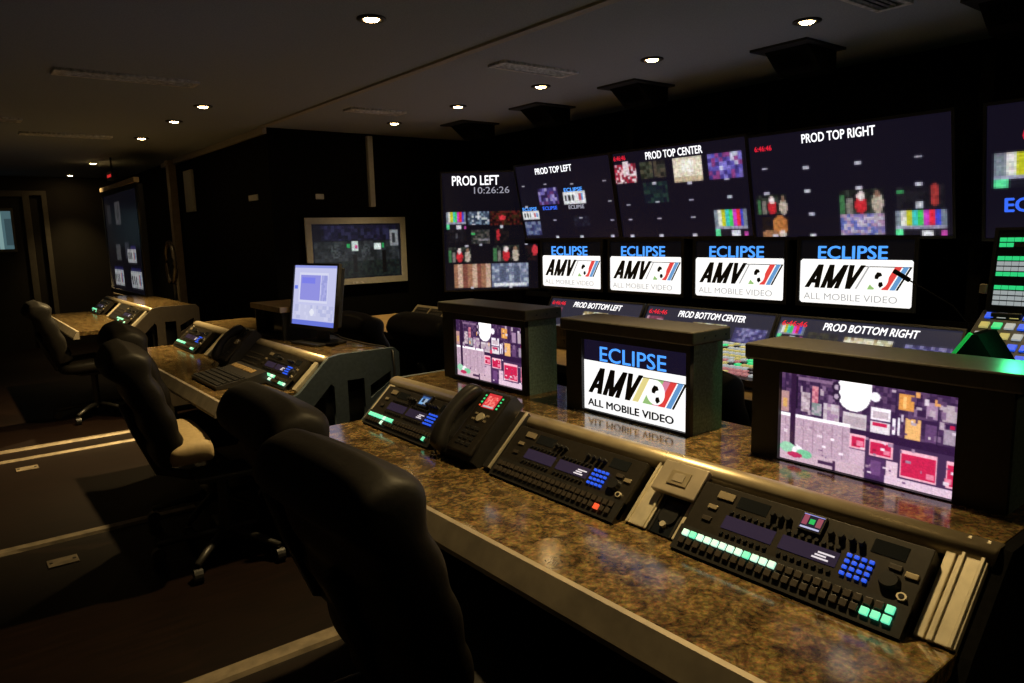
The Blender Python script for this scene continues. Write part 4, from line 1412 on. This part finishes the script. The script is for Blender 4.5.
def make_chair(label, top=1.02, seat_mat=None, w=.24, arms=True, dz=0.0, fx=1.0):
    """High-backed leather chair facing local +x, origin on the floor under the seat."""
    t = empty('office_chair')
    # base
    MB().cyl((0, 0, .105), .035, .05, seg=16).build('hub', M_PLASTIC, t)
    for k in range(5):
        a = 2 * math.pi * k / 5 + .3
        ca, sa = math.cos(a), math.sin(a)
        l = MB().tube([(.02 * ca, .02 * sa, .11), (.16 * ca, .16 * sa, .10), (.29 * ca, .29 * sa, .075)], .022, 8, .014).build('leg', M_PLASTIC, t, True)
        MB().cyl((.29 * ca, .29 * sa, .03), .03, .035, 'x' if abs(sa) > .7 else 'y', seg=14).build('caster', M_KNOB, l)
    MB().cyl((0, 0, .25), .025, .28, seg=14).build('gas_column', M_PLASTIC, t)
    MB().box(-.12, .12, -.10, .10, .37, .40, .01).build('mechanism', M_PLASTIC, t)
    # seat cushion
    rings = []
    for x, hw, zc, th in ((-.25, .16, .455, .03), (-.24, .22, .455, .050), (-.15, .245, .455, .062), (.05, .25, .465, .066), (.20, .25, .465, .064), (.26, .235, .455, .052), (.275, .18, .45, .03)):
        rings.append(superring((-.25 + (x + .25) * fx, 0, zc + dz), hw, th, (0, 1, 0), (0, 0, 1)))
    sub(MB().loft(rings).build('seat', seat_mat or M_LEATHER, t, True))
    # backrest: a stack of soft pleats that leans back, with a thick head roll on top
    rings = []
    zs = np.linspace(.50, top - .015, 22)
    for i, z in enumerate(zs):
        s = (z - .50) / (top - .515)
        x = -.21 - .16 * s + .015 * math.sin(s * math.pi)
        th = .055 + .014 * abs(math.sin(s * math.pi * 4))
        if s > .80:
            th = .066 + .028 * math.sin((s - .80) / .20 * math.pi)
        hw = w * (.90 + .12 * math.sin(min(s * 1.15, 1) * math.pi * .62))
        if s > .9:
            hw *= 1 - .05 * ((s - .9) / .1) ** 2
            th *= 1 - .35 * ((s - .9) / .1) ** 2
        rings.append(superring((x, 0, z), hw, th, (0, 1, 0), (1, 0, .3), p=.45))
    last = rings[-1]
    cc = sum(last, Vector()) / len(last)
    rings.append([cc + (p - cc) * .75 + Vector((0, 0, .018)) for p in last])
    rings.append([cc + (p - cc) * .35 + Vector((0, 0, .024)) for p in last])
    back = sub(MB().loft(rings).build('backrest', M_LEATHER, t, True))
    sp = [Vector((-.36, 0, top - .25)), Vector((-.32, 0, .62)), Vector((-.25, 0, .44)), Vector((-.10, 0, .385))]
    MB().tube(sp, .022, 8).build('back_bracket', M_PLASTIC, t, True)
    for s in (-1, 1) if arms else ():
        a = MB().tube([(-.06, s * .20, .40), (-.10, s * .225, .50), (-.12, s * .228, .645)], .016, 8).build('arm_post', M_ARM, t, True)
        MB().box(-.24, -.03, s * .228 - .027, s * .228 + .027, .64, .675, .012).build('arm_pad', M_ARM, a)
    tag(t, label, 'chair', 'black leather office chairs')
    return t


def put(c, x, y, rz, label=None, copy=True, sz=1.0):
    o = copy_tree(c) if copy else c
    o.location = (x, y, 0)
    o.rotation_euler = (0, 0, R(rz))
    o.scale = (1, 1, sz)
    if label:
        o['label'] = label
    return o


ch = make_chair('black leather office chair closest to the camera at the front console', top=1.0, arms=False)
put(ch, .91, 1.31, 2, copy=False, sz=1.01)
put(ch, .985, 1.83, -2, 'black leather office chair left of the closest one at the front console', sz=1.02)
c2b = make_chair('dark leather office chair with a tan seat, nearest the camera at the middle console', top=1.0, arms=False, seat_mat=M_TAN, dz=.09, fx=.36)
put(c2b, .91, 3.30, -4, copy=False)
put(ch, 1.0, 3.80, -3, 'dark leather office chair just behind the tan seated one at the middle console', sz=1.03)
put(ch, .93, 6.75, 0, 'black leather office chair farthest left at the far console', sz=.97)
put(ch, 2.30, 3.28, 4, 'black leather office chair at the production desk left of the boxed screens')
put(ch, 2.28, 3.94, -3, 'black leather office chair at the production desk behind the desktop monitor', sz=.96)
put(ch, 2.32, 1.60, 0, 'black leather office chair showing between the middle and right boxed screens', sz=.95)
put(ch, 2.32, .20, 8, 'black leather office chair half hidden at the right edge behind the front console')
